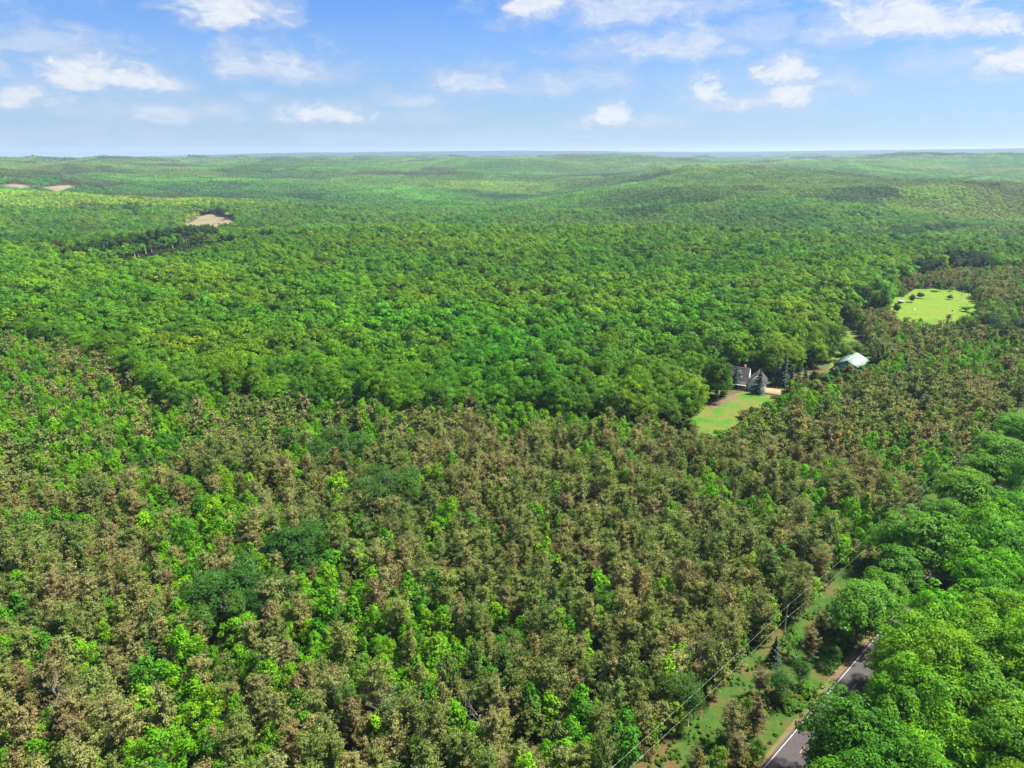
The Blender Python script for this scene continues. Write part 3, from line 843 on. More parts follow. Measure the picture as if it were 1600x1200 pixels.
def build_barn():
    a = np.array([175.2, 356.6]); e = obj('barn', None, None, (a[0], a[1], 0), R(-40.3))
    tag(e, 'green metal barn with pale green ribbed roof at the yard edge', 'barn')
    W, L, H, RH = 6.1, 18.5, 3.5, 6.4
    g = Geo(); g.box(-W, 0, 0, W, L, H)
    for y in (0, L - .2): g.prism([(-W, y, H), (W, y, H), (0, y, RH)], (0, .2, 0))
    part('wall', g, 'green_wall', e)
    k = (RH - H) / W; z0 = H - .6 * k + .15
    r = Geo()
    roof_slab(r, (-W - .6, -.7, z0), (-W - .6, L + .6, z0), (0, L + .6, RH + .15), (0, -.7, RH + .15), .1)
    roof_slab(r, (W + .6, -.7, z0), (W + .6, L + .6, z0), (.003, L + .6, RH + .15), (.003, -.7, RH + .15), .1)
    ro = part('roof', r, 'green_metal', e)
    for sx in (-1, 1):
        for i in range(25):
            y = -.6 + i * .8; q = Geo()
            n = np.array([sx * k, 0, 1]); n /= np.linalg.norm(n)
            q.prism([(sx * (W + .6), y, z0 + .002), (sx * (W + .6), y + .09, z0 + .002), (sx * .05, y + .09, RH + .13), (sx * .05, y, RH + .13)], tuple(n * .06))
            part('roof_rib', q, 'green_metal', ro)
    q = Geo(); q.box(-.2, -.72, RH + .17, .2, L + .62, RH + .24); part('ridge_cap', q, 'green_metal', ro)
    dgeo = Geo(); dgeo.box(-1.9, -.08, .05, 1.9, -.003, 3.0); d = part('door', dgeo, 'green_wall', e, 'wide sliding barn door')
    for x in (-1.9, -.03, 1.84):
        q = Geo(); q.box(x, -.11, .05, x + .07, -.083, 3.0); part('door_trim', q, 'trim', d)
    window(e, -4.2, 0, 1.8, 1.1, 1.0); window(e, 4.2, 0, 1.8, 1.1, 1.0)
    for y in (4, 9, 14): window(e, y, W, 1.9, 1.2, 1.0, axis='x', sgn=1)
build_barn()

def wheel_pair(e, x, ys, r=.36):
    for y in ys:
        g = Geo(); g.tube([(x, y - .1, r), (x, y + .1, r)], [r, r], 12); w = part('wheel', g, 'black', e)
        h = Geo(); h.tube([(x, y - .12, r), (x, y + .12, r)], [r * .5, r * .5], 8); part('rim', h, 'steel', w)

def build_small():
    # white upright tank by the barn
    p = at(1303, 583); e = obj('storage_tank', None, None, (p[0], p[1], 0))
    tag(e, 'white upright tank standing at the left corner of the green barn', 'tank')
    g = Geo(); g.tube([(0, 0, .25), (0, 0, 2.3), (0, 0, 2.55), (0, 0, 2.68)], [.85, .85, .7, .2], 16); part('shell', g, 'white_metal', e)
    g = Geo(); g.tube([(0, 0, 2.66), (0, 0, 2.85)], [.16, .16], 8); part('lid', g, 'steel', e)
    for a in (0, 2.1, 4.2):
        q = Geo(); q.box(.6 * math.cos(a) - .07, .6 * math.sin(a) - .07, 0, .6 * math.cos(a) + .07, .6 * math.sin(a) + .07, .28); part('leg', q, 'steel', e)
    # small utility trailer in the meadow
    p = at(1407, 474); e = obj('parked_trailer', None, None, (p[0], p[1], 0), R(20))
    tag(e, 'small white-topped box trailer parked at the left end of the meadow', 'trailer')
    g = Geo(); g.box(-2, -1, .55, 2, 1, 1.7); part('body', g, 'black', e)
    g = Geo(); g.box(-2.1, -1.1, 1.702, 2.1, 1.1, 2.2); part('roof', g, 'white_metal', e)
    g = Geo(); g.box(-3.2, -.06, .5, -2.002, .06, .62); part('drawbar', g, 'steel', e)
    for y in (-1.05, 1.05): wheel_pair(e, .2, [y], .34)
    # white chair-like lawn seat and dark barrel in the meadow
    p = at(1428, 485); e = obj('garden_bench', None, None, (p[0], p[1], 0), R(-15))
    tag(e, 'tiny white garden bench on the open meadow grass', 'bench')
    g = Geo(); g.box(-.9, -.25, .42, .9, .25, .48); part('seat', g, 'white_metal', e)
    g = Geo(); g.box(-.9, .2, .482, .9, .26, 1.0); part('backrest', g, 'white_metal', e)
    for x in (-.8, .74):
        for y in (-.22, .16): q = Geo(); q.box(x, y, 0, x + .06, y + .06, .418); part('leg', q, 'white_metal', e)
    p = at(1488, 486); e = obj('barrel', None, None, (p[0], p[1], 0))
    tag(e, 'dark round barrel standing alone on the right of the meadow', 'barrel')
    g = Geo(); g.tube([(0, 0, 0), (0, 0, .5), (0, 0, 1.0)], [.42, .5, .42], 14); part('body', g, 'black', e)
    g = Geo(); g.tube([(0, 0, 1.002), (0, 0, 1.06)], [.36, .36], 14); part('lid', g, 'steel', e)
    # roadside mailbox and marker post under the big maple
    x, y = at(1337, 1016); e = obj('roadside_mailbox', None, None, (x, y, 0), math.atan2(RT[1], RT[0]))
    tag(e, 'whitish mailbox lying low at the road edge under the big roadside maple', 'mailbox')
    g = Geo(); g.box(-.06, -.06, 0, .06, .06, .95); part('post', g, 'wood_pole', e)
    g = Geo(); pts = [(-.45, .16 * math.cos(t), 1.1 + .17 * math.sin(t)) for t in np.linspace(0, math.pi, 8)] + [(-.45, -.16, .96), (-.45, .16, .96)]
    g.prism(pts, (.9, 0, 0)); part('box', g, 'white_metal', e)
    g = Geo(); g.box(-.5, -.4, .9, .5, .4, .95); part('shelf', g, 'wood_pole', e)
    x, y = at(1350, 1003); e = obj('marker_post', None, None, (x, y, 0))
    tag(e, 'thin pale marker post leaning beside the road in the maple shade', 'post')
    g = Geo(); g.tube([(0, 0, 0), (.45, .2, 1.3)], [.06, .06], 6); part('post', g, 'white_metal', e)
    g = Geo(); g.tube([(.45, .2, 1.3), (.49, .22, 1.42)], [.07, .05], 6); part('reflector', g, 'steel', e)
build_small()

# ------------------------------------------------------------------ power line
POLE_S = []
def build_power():
    sp, op = road_so(*at(1231, 948, 10.6)); sp = float(sp); op = float(op)
    span = 92.0
    ss = [sp - span, sp, sp + span, sp + 2 * span]
    words = ['wooden utility pole near the lower end of the power line, below the photo edge', 'pale wooden utility pole in the grass strip beside the road',
             'distant utility pole beyond the roadside maples', 'farthest utility pole of the line, up the road']
    tops = []
    for i, s_ in enumerate(ss):
        x, y = road_xy(s_, op); H = 10.8
        e = obj('utility_pole', None, None, (x, y, 0), math.atan2(RT[1], RT[0]) )
        tag(e, words[i], 'utility pole', 'utility poles of the roadside power line')
        g = Geo(); g.tube([(0, 0, -.3), (0, 0, 5), (0, 0, H)], [.2, .17, .13], 10); part('pole', g, 'wood_pole', e)
        g = Geo(); g.tube([(0, 0, H + .002), (0, 0, H + .16), (0, 0, H + .28)], [.05, .1, .06], 8); part('insulator', g, 'white_metal', e)
        g = Geo(); g.box(-.1, -.42, H - 2.75, .1, -.14, H - 2.6); part('bracket', g, 'steel', e)
        g = Geo(); g.tube([(-.35, .32, H - 2.2), (-.35, .32, H - 1.4)], [.2, .2], 10) if i == 2 else g.box(-.06, .14, H - .9, .06, .26, H - .5)
        part('transformer' if i == 2 else 'fuse_cutout', g, 'steel', e)
        tops.append((x, y))
    defs = [(10.8 + .2, 0.0, 1.1, 'top'), (10.8 - 2.65, -.4, 1.3, 'lower')]
    for j, (z, off, sag, w) in enumerate(defs):
        g = Geo()
        for i in range(3):
            P = []
            for t in np.linspace(0, 1, 25):
                s_ = ss[i] + (ss[i + 1] - ss[i]) * t; x, y = road_xy(s_, op + off); P.append((x, y, z - sag * 4 * t * (1 - t)))
            g.tube(P, [.0085] * 25, 4)
        o = obj('power_line_wire', g.mesh('power_line_wire', [M['wire']]))
        tag(o, {'top': 'topmost wire running along the pole tops', 'lower': 'thicker lower wire hung below the pole top, road side'}[w], 'wire', 'wires of the roadside power line')
build_power()
SP, OP = road_so(*at(1231, 948, 10.6)); OP = float(OP)

# ------------------------------------------------------------------ where things grow
EDGE = [(-900, 455), (-300, 500), (0, 532), (100, 552), (190, 592), (240, 640), (300, 655), (345, 632), (440, 655), (560, 652), (640, 668), (730, 658), (820, 655), (900, 672),
        (1000, 685), (1060, 695), (1095, 662), (1150, 618), (1190, 600), (1250, 590), (1298, 575), (1300, 520), (1330, 502), (1385, 494), (1392, 456), (1440, 442), (1500, 434), (1600, 430), (2600, 415)]
PLANT = EDGE + [(2600, 3000), (-900, 3000)]
HOUSE_C, BARN_C = at(1163, 604), np.array([181., 363.5])

OPEN = [(1062, 668), (1100, 640), (1190, 598), (1298, 568), (1298, 515), (1310, 504), (1333, 512), (1362, 562), (1366, 598), (1335, 614), (1270, 636),
        (1232, 642), (1196, 652), (1150, 700), (1088, 724), (1060, 700)]
def clear_mask(x, y, marg=0.0):
    """True where no forest tree may stand"""
    px, py = proj(x, y, 0.0)
    r = np.hypot(x, y)
    near = r < 1000
    c = near & (in_poly(px, py, LAWN) | in_poly(px, py, MEADOW) | in_poly(px, py, YARD) | in_poly(px, py, OPEN))
    c |= np.hypot(x - HOUSE_C[0], y - HOUSE_C[1]) < 18.5
    c |= np.hypot(x - BARN_C[0], y - BARN_C[1]) < 14
    s_, o_ = road_so(x, y)
    c |= (o_ > np.where(s_ > 62, -8.7, -9.0)) & (o_ < OP + 1.5) & (s_ > -120) & (s_ < 360)
    return c

def hexpts(sp, x0, x1, y0, y1, jit=.33, seed=1):
    rg = np.random.default_rng(seed)
    xs = np.arange(x0, x1, sp); ys = np.arange(y0, y1, sp * .87)
    X, Y = np.meshgrid(xs, ys); X = X + (np.arange(len(ys)) % 2)[:, None] * sp * .5
    X = X + rg.uniform(-jit, jit, X.shape) * sp; Y = Y + rg.uniform(-jit, jit, Y.shape) * sp
    return X.ravel(), Y.ravel()

def wedge(x, y, extra=25, deg=41):
    return (np.abs(x) < y * math.tan(R(deg)) + extra) & (y > 20)

def pal(cols, w, n, rg, jit=.12):
    cols = np.array(cols); i = rg.choice(len(cols), n, p=np.array(w) / sum(w))
    return cols[i] * (1 + rg.normal(0, jit, (n, 1))) * (1 + rg.normal(0, jit * .4, (n, 3))), i

# plantation: pines with young broadleaf trees between them
PINE_COL = [(.090, .158, .022), (.126, .172, .032), (.184, .192, .060), (.172, .142, .058), (.052, .122, .018)]
PINE_WORD = ['olive-green', 'khaki', 'tan', 'rusty brown', 'dark green']
YOUNG_COL = [(.085, .25, .006), (.13, .29, .008), (.045, .165, .010)]
YOUNG_WORD = ['bright green', 'yellow-green', 'deep green']

x, y = hexpts(4.15, -380, 640, 45, 720, .38, 3)
k = wedge(x, y) & ~clear_mask(x, y)
px, py = proj(x, y, 0.0)
k &= in_poly(px, py, PLANT) & (np.hypot(x, y) < 860)
s_, o_ = road_so(x, y); k &= o_ > OP + 1.5
x, y = x[k], y[k]; px, py = px[k], py[k]
rg = np.random.default_rng(21)
yn = fbm(x / 34, y / 34, 51, 3)
green_left = np.exp(-((px - 130) / 260) ** 2 - ((py - 700) / 110) ** 2) * .22 + np.exp(-((px - 560) / 90) ** 2 - ((py - 690) / 60) ** 2) * .2
green_left += np.exp(-((px - 1150) / 60) ** 2 - ((py - 860) / 50) ** 2) * .25 + np.exp(-((px - 690) / 130) ** 2 - ((py - 1010) / 80) ** 2) * .1
brown_mid = np.exp(-((px - 880) / 260) ** 2 - ((py - 790) / 100) ** 2) * .10
pyoung = sst(yn + green_left - brown_mid, .43, .70) * .66 + .17
is_y = rg.random(len(x)) < pyoung
gap = rg.random(len(x)) < .05
# thickets of taller dark birches stand here
THICK = [(365, 975, 19, 9), (475, 895, 11, 4), (600, 800, 19, 9), (530, 730, 17, 8), (940, 980, 4, 1), (1060, 1120, 7, 4)]
birches = []
rb = np.random.default_rng(5)
for bx, by, br_, nb in THICK:
    c = at(bx, by, 0)
    gap |= np.hypot(x - c[0], y - c[1]) < br_ * .55
    for i in range(nb):
        a = i * 2.4 + rb.random(); q = br_ * .52 * math.sqrt((i + .5) / nb)
        birches.append((c[0] + q * math.cos(a), c[1] + q * math.sin(a), bx, by))
x, y, is_y, px, py = x[~gap], y[~gap], is_y[~gap], px[~gap], py[~gap]
n = len(x)
brown = fbm(x / 45 + 7, y / 45, 61, 3)
wp = np.stack([.9 + 0 * brown, 1.0 + 1.2 * (brown > .45), .5 + 1.6 * (brown > .5), .25 + 1.1 * (brown > .54), .75 * (brown < .55)], 1)
wp /= wp.sum(1, keepdims=True)
ci = (rg.random((n, 1)) > np.cumsum(wp, 1)).sum(1).clip(0, 4)
pine_t = np.array(PINE_COL)[ci] * (1 + rg.normal(0, .14, (n, 1))) * (1 + rg.normal(0, .06, (n, 3)))
cy = rg.choice(3, n, p=[.5, .28, .22])
young_t = np.array(YOUNG_COL)[cy] * (1 + rg.normal(0, .12, (n, 1)))
sz = rg.uniform(.68, 1.28, n) * (.85 + .3 * fbm(x / 25, y / 25, 66, 2)); sz = np.where(is_y, rg.uniform(.7, 1.35, n), sz)

ORD = ['', 'second ', 'third ', 'fourth ', 'fifth ', 'sixth ', 'seventh ', 'eighth ', 'ninth ', 'tenth ', 'eleventh ', 'twelfth ', 'thirteenth ', 'fourteenth ', 'fifteenth ', 'sixteenth ', 'seventeenth ', 'eighteenth ', 'nineteenth ', 'twentieth ']
XN = ['at the far left', 'well left', 'on the left', 'left of centre', 'just left of centre', 'just right of centre', 'right of centre',
      'left of the power line', 'by the power line', 'by the right edge']
YN = ['at the very bottom', 'near the bottom', 'lower foreground', 'middle foreground', 'upper foreground', 'by the forest edge']
def place_labels(items, noun, xn=XN, yn_=YN):
    """items: dicts with px, py, words -> unique label from look, size and place"""
    cells = {}
    for it in items:
        cx = min(9, max(0, int(it['px'] // 160)))
        yy = it['py']; cyy = 0 if yy > 1130 else 1 if yy > 1050 else 2 if yy > 960 else 3 if yy > 870 else 4 if yy > 770 else 5
        it['cell'] = (cx, cyy); cells.setdefault((cx, cyy, it['w']), []).append(it)
    for (cx, cyy, w), L in cells.items():
        L.sort(key=lambda q: q['px'])
        for i, q in enumerate(L):
            if len(L) == 1: o = ''
            elif i == 0: o = 'leftmost '
            elif i == len(L) - 1: o = 'rightmost '
            else: o = ORD[min(i, 19)]
            tail = '' if o in ('', 'leftmost ', 'rightmost ') else ' from the left'
            q['label'] = f"{o}{w} {noun}{tail}, {yn_[cyy]}, {xn[cx]}"

def seen(px, py, m=12): return (px > -m) & (px < 1600 + m) & (py > 0) & (py < 1200 + 40)

def split_top(idx, score, num=300):
    o = idx[np.argsort(-score[idx])]
    return o[:num], o[num:]

cpx, cpy = proj(x, y, 5.5)
score = np.where(seen(cpx, cpy), sz / np.hypot(x, y), 0)
pines = np.where(~is_y)[0]; youngs = np.where(is_y)[0]
ptop, prest = split_top(pines, score); ytop, yrest = split_top(youngs, score)
def zed(x, y): return height(x, y)
def sized(s): return 'tall ' if s > 1.02 else 'small ' if s < .8 else ''
items = [dict(i=i, px=cpx[i], py=cpy[i], w=(sized(sz[i]) + PINE_WORD[ci[i]])) for i in ptop]
place_labels(items, 'pine')
for it in items:
    i = it['i']; q = sz[i]
    tree('pine', 'pine_tree', it['label'], 'pine tree', x[i], y[i], (q * rg.uniform(.88, 1.1), q * rg.uniform(.88, 1.1), q * rg.uniform(.9, 1.15)),
         tint=pine_t[i], group='browning pines of the plantation', lean=(rg.normal(0, .03), rg.normal(0, .03)))
items = [dict(i=i, px=cpx[i], py=cpy[i], w=(sized(sz[i]) + YOUNG_WORD[cy[i]])) for i in ytop]
place_labels(items, 'aspen')
for it in items:
    i = it['i']; q = sz[i]
    tree('young', 'young_aspen_tree', it['label'], 'young tree', x[i], y[i], (q * rg.uniform(.85, 1.3), q * rg.uniform(.85, 1.3), q * rg.uniform(.9, 1.1)),
         tint=young_t[i], group='bright young aspens among the pines')

def mass(name, label, cat, key, idx_arrays, tints, sizes, xy, ratio=(1, 1), seed=9, split=None, nvar=None):
    X, Y = xy; n = len(X); r_ = np.random.default_rng(seed)
    P = np.stack([X, Y, zed(X, Y)], 1)
    rot = np.stack([r_.normal(0, .03, n), r_.normal(0, .03, n), r_.uniform(0, 6.28, n)], 1)
    sc3 = np.stack([sizes * r_.uniform(.88, 1.15, n), sizes * r_.uniform(.88, 1.15, n), sizes * r_.uniform(ratio[0], ratio[1], n)], 1)
    V = KINDS[key]
    scatter(name, label, cat, key, [v['both'] for v in V], P, rot, sc3, tints, r_.integers(0, len(V), n))

dist = np.hypot(x, y)
near_r = prest[dist[prest] < 260]; far_r = prest[dist[prest] >= 260]
mass('pine_plantation', 'mass of browning pines filling the plantation behind the nearest rows', 'plantation', 'pine', None, pine_t[near_r], sz[near_r], (x[near_r], y[near_r]), (.9, 1.12))
mass('far_pine_plantation', 'far rows of browning pines around the lawn, barn and meadow', 'plantation', 'pine_mid', None, pine_t[far_r], sz[far_r], (x[far_r], y[far_r]), (.9, 1.12), 10)
mass('aspen_regrowth', 'mass of bright young aspens scattered through the farther plantation', 'young trees', 'young', None, young_t[yrest], sz[yrest], (x[yrest], y[yrest]), (.95, 1.1), 11)

gg = [(1500, 470, 'behind the meadow, right side'), (1490, 458, 'at the back of the meadow'), (1512, 478, 'at the right end of the meadow')]
for a_, b_, w_ in gg:
    c = at(a_, b_); tree('dead', 'dead_tree', f'bare grey tree {w_}', 'dead tree', c[0], c[1], (1.1, 1.1, .9), group='bare dead trees')

# low leafy undergrowth on the plantation floor and the forest edge
ux, uy = hexpts(2.6, -260, 330, 45, 420, .45, 77)
k = wedge(ux, uy) & ~clear_mask(ux, uy); s_, o_ = road_so(ux, uy)
k &= (o_ > OP + 3) | (o_ < -9); k &= np.random.default_rng(1).random(len(ux)) < .62
k &= np.hypot(ux, uy) < 400
ux, uy = ux[k], uy[k]; n = len(ux); ru = np.random.default_rng(2)
ut, _ = pal([(.032, .085, .012), (.05, .13, .012), (.03, .06, .015), (.07, .075, .03)], [4, 3, 3, 1.5], n, ru)
mass('undergrowth', 'low green undergrowth filling the gaps between the pines', 'undergrowth', 'shrub', None, ut, ru.uniform(.6, 1.3, n), (ux, uy), (.7, 1.1), 12)

# birches with pale limbs
rb = np.random.default_rng(6)
names = {365: 'in the large left thicket', 600: 'in the centre-left clump', 530: 'in the upper clump', 475: 'in the small middle clump', 940: 'alone among pines right of centre', 1060: 'beside the lower power line'}
cnt = {}
blist = []
for bx, by, tx, ty in birches:
    qx, qy = proj(np.array([bx]), np.array([by]), 8.0); blist.append((float(qx[0]), bx, by, tx))
for grp in sorted(set(b[3] for b in blist)):
    L = sorted([b for b in blist if b[3] == grp])
    for i, (qx, bx, by, tx) in enumerate(L):
        o = 'lone' if len(L) == 1 else 'leftmost' if i == 0 else 'rightmost' if i == len(L) - 1 else ORD[i].strip()
        tail = ' from the left' if o not in ('lone', 'leftmost', 'rightmost') else ''
        q = rb.uniform(.8, 1.08) * (.8 if grp in (940, 1060) else 1)
        tree('birch', 'birch_tree', f"{o} dark green birch with pale limbs{tail}, {names[grp]}", 'birch tree', bx, by, (q * 1.1, q * 1.1, q),
             tint=(.036 * rb.uniform(.8, 1.4), .115 * rb.uniform(.8, 1.2), .014), group='dark birches standing in thickets')
# bleached dead trees
for i, (dx, dy, w) in enumerate([(100, 1112, 'at the lower left corner'), (395, 822, 'poking out of the birch thicket'), (1072, 1052, 'beside the grass strip near the bottom'), (600, 1160, 'low near the bottom left of centre'),
                                 (1290, 880, 'next to the upper power line'), (660, 760, 'in the clump left of centre'), (430, 830, 'just right of the birch thicket'),
                                 (760, 1165, 'at the bottom centre'), (1445, 1165, 'among the maples at the lower right'), (1525, 850, 'among the maples near the right edge'), (985, 560, 'inside the forest edge left of the house')]):
    c = at(dx, dy, 2)
    q = 1.0 if i not in (9, 10, 8) else 1.35
    tree('dead', 'dead_tree', f'bare bleached dead tree {w}', 'dead tree', c[0], c[1], (q * .9, q * .9, q * rb.uniform(.8, 1.1)), variant=i, group='bare dead trees')

# ------------------------------------------------------------------ broadleaf forest
MAPLE_COL = [(.074, .205, .005), (.092, .230, .005), (.102, .238, .006), (.050, .150, .007), (.062, .180, .012)]
MAPLE_WORD = ['green', 'fresh green', 'yellow-green', 'dark green', 'bluish-green']
TAN_W = [at_far(*p) for p in TAN]; F2_W = [at_far(*p) for p in FIELD2]
GA, GB = at(105, 428), at(345, 372)           # the straight cut with exposed trunks behind
gdir = (GB - GA) / np.linalg.norm(GB - GA); gn = np.array([gdir[1], -gdir[0]])
GL = np.linalg.norm(GB - GA)
def cut_so(x, y):
    dx, dy = x - GA[0], y - GA[1]
    return dx * gdir[0] + dy * gdir[1], dx * gn[0] + dy * gn[1]      # o>0: towards the camera

x, y = hexpts(6.9, -1450, 1450, 60, 1750, .38, 41)
k = wedge(x, y, 40) & ~clear_mask(x, y); r_ = np.hypot(x, y); k &= r_ < 1750
px, py = proj(x, y, 0.0)
s_, o_ = road_so(x, y)
right = o_ < np.where(s_ > 62, -8.8, -10.9)
k &= (~in_poly(px, py, PLANT) & (r_ > 280)) | right
k &= ~in_poly(x, y, TAN_W)
gs, go_ = cut_so(x, y)
incut = (gs > -5) & (gs < GL) & (go_ > 0) & (go_ < 58)
k &= ~incut
k &= ~(right & (r_ < 330) & (np.random.default_rng(4).random(len(x)) < .16))
x, y, r_, px, py = x[k], y[k], r_[k], px[k], py[k]; s_, o_ = s_[k], o_[k]; gs, go_ = gs[k], go_[k]
n = len(x); rg = np.random.default_rng(31)
st = fbm(x / 160, y / 160, 71, 3); st2 = fbm(x / 60 + 4, y / 60, 81, 2)
tint, mi_ = pal(MAPLE_COL, [3, 3, 1.5, 1.3, 1.2], n, rg, .13)
tint = tint * (1 + .5 * (st - .5))[:, None] * np.stack([1 + .9 * (st2 - .5), np.ones(n), np.ones(n)], 1)
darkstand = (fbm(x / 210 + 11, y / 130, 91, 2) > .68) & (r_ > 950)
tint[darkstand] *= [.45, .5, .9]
sz = rg.uniform(.68, 1.02, n) * (.86 + .3 * st)
near_front = (go_ > 42) & (go_ < 150) & (gs > -20) & (gs < GL + 30)
sz[near_front] *= .58
deep = r_ > 1000
sz[deep] *= 1.0
# brown leafless stands seen at mid distance
for bx, by, wx, wy in ((30, 402, 75, 14), (1585, 345, 30, 10), (920, 350, 60, 5), (1240, 350, 110, 5)):
    q = at_far(bx, by) if by < 380 else at(bx, by)
    m_ = in_poly(px, py, [(bx - wx, by - wy), (bx + wx, by - wy), (bx + wx, by + wy), (bx - wx, by + wy)]) & (rg.random(n) < .75)
    tint[m_] = np.array([.075, .068, .035]) * rg.uniform(.8, 1.2, (m_.sum(), 1)); sz[m_] *= .75
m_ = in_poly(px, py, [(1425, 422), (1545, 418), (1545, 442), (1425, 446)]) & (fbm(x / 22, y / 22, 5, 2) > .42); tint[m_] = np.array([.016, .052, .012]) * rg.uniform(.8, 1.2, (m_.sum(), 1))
cpx, cpy = proj(x, y, 12.0)
rimmed = in_poly(px, py, [(q[0], q[1] - 26) for q in EDGE] + [(q[0], q[1] + 3) for q in EDGE][::-1])
score = np.where(seen(cpx, cpy), sz / r_, 0) * np.where(rimmed & (r_ < 520), 1.8, 1)
top, rest = split_top(np.arange(n), score)
XM = ['at the far left', 'well left', 'on the left', 'left of centre', 'just left of centre', 'just right of centre', 'right of centre', 'near the house', 'beyond the barn', 'by the right edge']
YM = ['at the very bottom', 'near the bottom', 'right of the road', 'beside the road', 'on the upper road', 'at the forest edge']
items = [dict(i=i, px=cpx[i], py=cpy[i], w=(('broad ' if sz[i] > .92 else 'small ' if sz[i] < .72 else '') + MAPLE_WORD[mi_[i]])) for i in top]
place_labels(items, 'maple', XM, YM)
for it in items:
    i = it['i']; q = sz[i] * (1.12 if right_i else 1) if (right_i := bool(o_[i] < -9 and r_[i] < 330)) else sz[i]
    bright = np.array([1.04, 1.2, 1.2]) if (o_[i] < -9 and r_[i] < 330) else 1.0
    tree('maple', 'maple_tree', it['label'], 'maple tree', x[i], y[i], (q * rg.uniform(.85, 1.08), q * rg.uniform(.85, 1.08), q * rg.uniform(.95, 1.35)),
         tint=tint[i] * bright, group='maples of the broadleaf forest')
near_m = rest[r_[rest] < 270]; far_m = rest[r_[rest] >= 270]
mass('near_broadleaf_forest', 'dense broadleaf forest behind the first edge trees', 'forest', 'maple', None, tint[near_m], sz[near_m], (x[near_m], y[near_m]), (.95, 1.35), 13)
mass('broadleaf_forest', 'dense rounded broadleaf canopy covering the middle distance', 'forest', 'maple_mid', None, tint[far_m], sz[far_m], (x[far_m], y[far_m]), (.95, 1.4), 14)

# tall straight trees along the cut, trunks showing
kc = int(GL / 7.5)
rc = np.random.default_rng(8)
def g_tall(rg, i):
    return g_maple(rg, 3.6, 13.5, 22.0, 22, 36, .8, 1.4)
kind('tall', 'tall_tree', 3, g_tall, lambda rg, i: g_trunk(18, .36, rg, .35, 5, 3, 3, .6), 'leaf', 'pale_bark', 900)
qs = []
for i in range(kc):
    s0 = (i + .5) / kc * GL + rc.uniform(-1.5, 1.5); o0 = -1.5 + rc.uniform(-3, 1)
    p = GA + gdir * s0 + gn * o0; qs.append(p)
for i, p in enumerate(qs):
    W_ = ['leftmost', 'second', 'third', 'fourth', 'fifth', 'sixth', 'seventh', 'eighth', 'ninth', 'tenth', 'eleventh', 'twelfth', 'thirteenth', 'fourteenth', 'fifteenth', 'sixteenth', 'seventeenth', 'eighteenth', 'nineteenth', 'twentieth']
    j = len(qs) - 1 - i
    w_, side = (W_[i], 'left') if i <= j else (W_[j] if j else 'rightmost', 'right')
    lab = f"{w_} tall pale-trunked tree" + ('' if w_ in ('leftmost', 'rightmost') else f' from the {side}') + ' in the exposed row on the clearing'
    tree('tall', 'tall_tree', lab, 'tree', p[0], p[1], (1.15, 1.15, rc.uniform(1.05, 1.25)), tint=np.array([.03, .085, .012]) * rc.uniform(.8, 1.2), group='exposed row of pale trunks at the clearing')

# ------------------------------------------------------------------ trees with a place of their own
def solo(key, name, label, cat, px_, py_, s, tint, variant=None, group=None):
    c = at(px_, py_); return tree(key, name, label, cat, c[0], c[1], s, tint=tint, variant=variant, group=group)
# roadside maples on the left of the road
RS = [(1337, 1004, 1.08, 0, 'lone rounded bright green maple overhanging the road, lowest of the roadside row', (.06, .165, .012)),
      (1376, 958, .78, 3, 'small bright maple filling the gap beside the lone rounded maple', (.06, .165, .012)),
      (1398, 926, .92, 1, 'medium green maple behind the lone rounded maple, left of the road', (.045, .14, .012)),
      (1428, 905, 1.3, 2, 'broad green maple arching over the road, second big one up the road', (.058, .16, .012)),
      (1392, 885, .85, 4, 'smaller maple leaning over the wires behind the lone rounded maple', (.06, .165, .012)),
      (1470, 850, 1.0, 1, 'green maple squeezed behind the broad arching maple', (.05, .15, .012)),
      (1512, 826, 1.25, 3, 'large maple left of the road with dark hollow below', (.06, .16, .010)),
      (1488, 800, 1.0, 4, 'yellow-green maple beside the power line far up the road', (.075, .165, .010)),
      (1532, 775, 1.0, 2, 'green maple behind the large hollow-sided maple', (.055, .155, .010)),
      (1565, 765, 1.25, 0, 'big green maple left of the road near the right edge', (.05, .15, .012)),
      (1595, 718, 1.2, 1, 'bright maple at the right edge where the road narrows', (.06, .17, .012)),
      (1545, 735, .95, 2, 'slim bright maple close to the upper power line', (.06, .18, .014)),
      (1575, 700, 1.0, 3, 'bright maple uppermost of the roadside row', (.06, .175, .012)),
      (1645, 690, 1.2, 3, 'maple leaning in from the right edge above the road', (.055, .15, .012))]
for px_, py_, q, v, lab, tn in RS:
    solo('maple', 'maple_tree', lab, 'maple tree', px_, py_, (q * 1.04, q * 1.04, q * .9), tuple(1.35 * c for c in tn), v, 'maples lining the left side of the road')
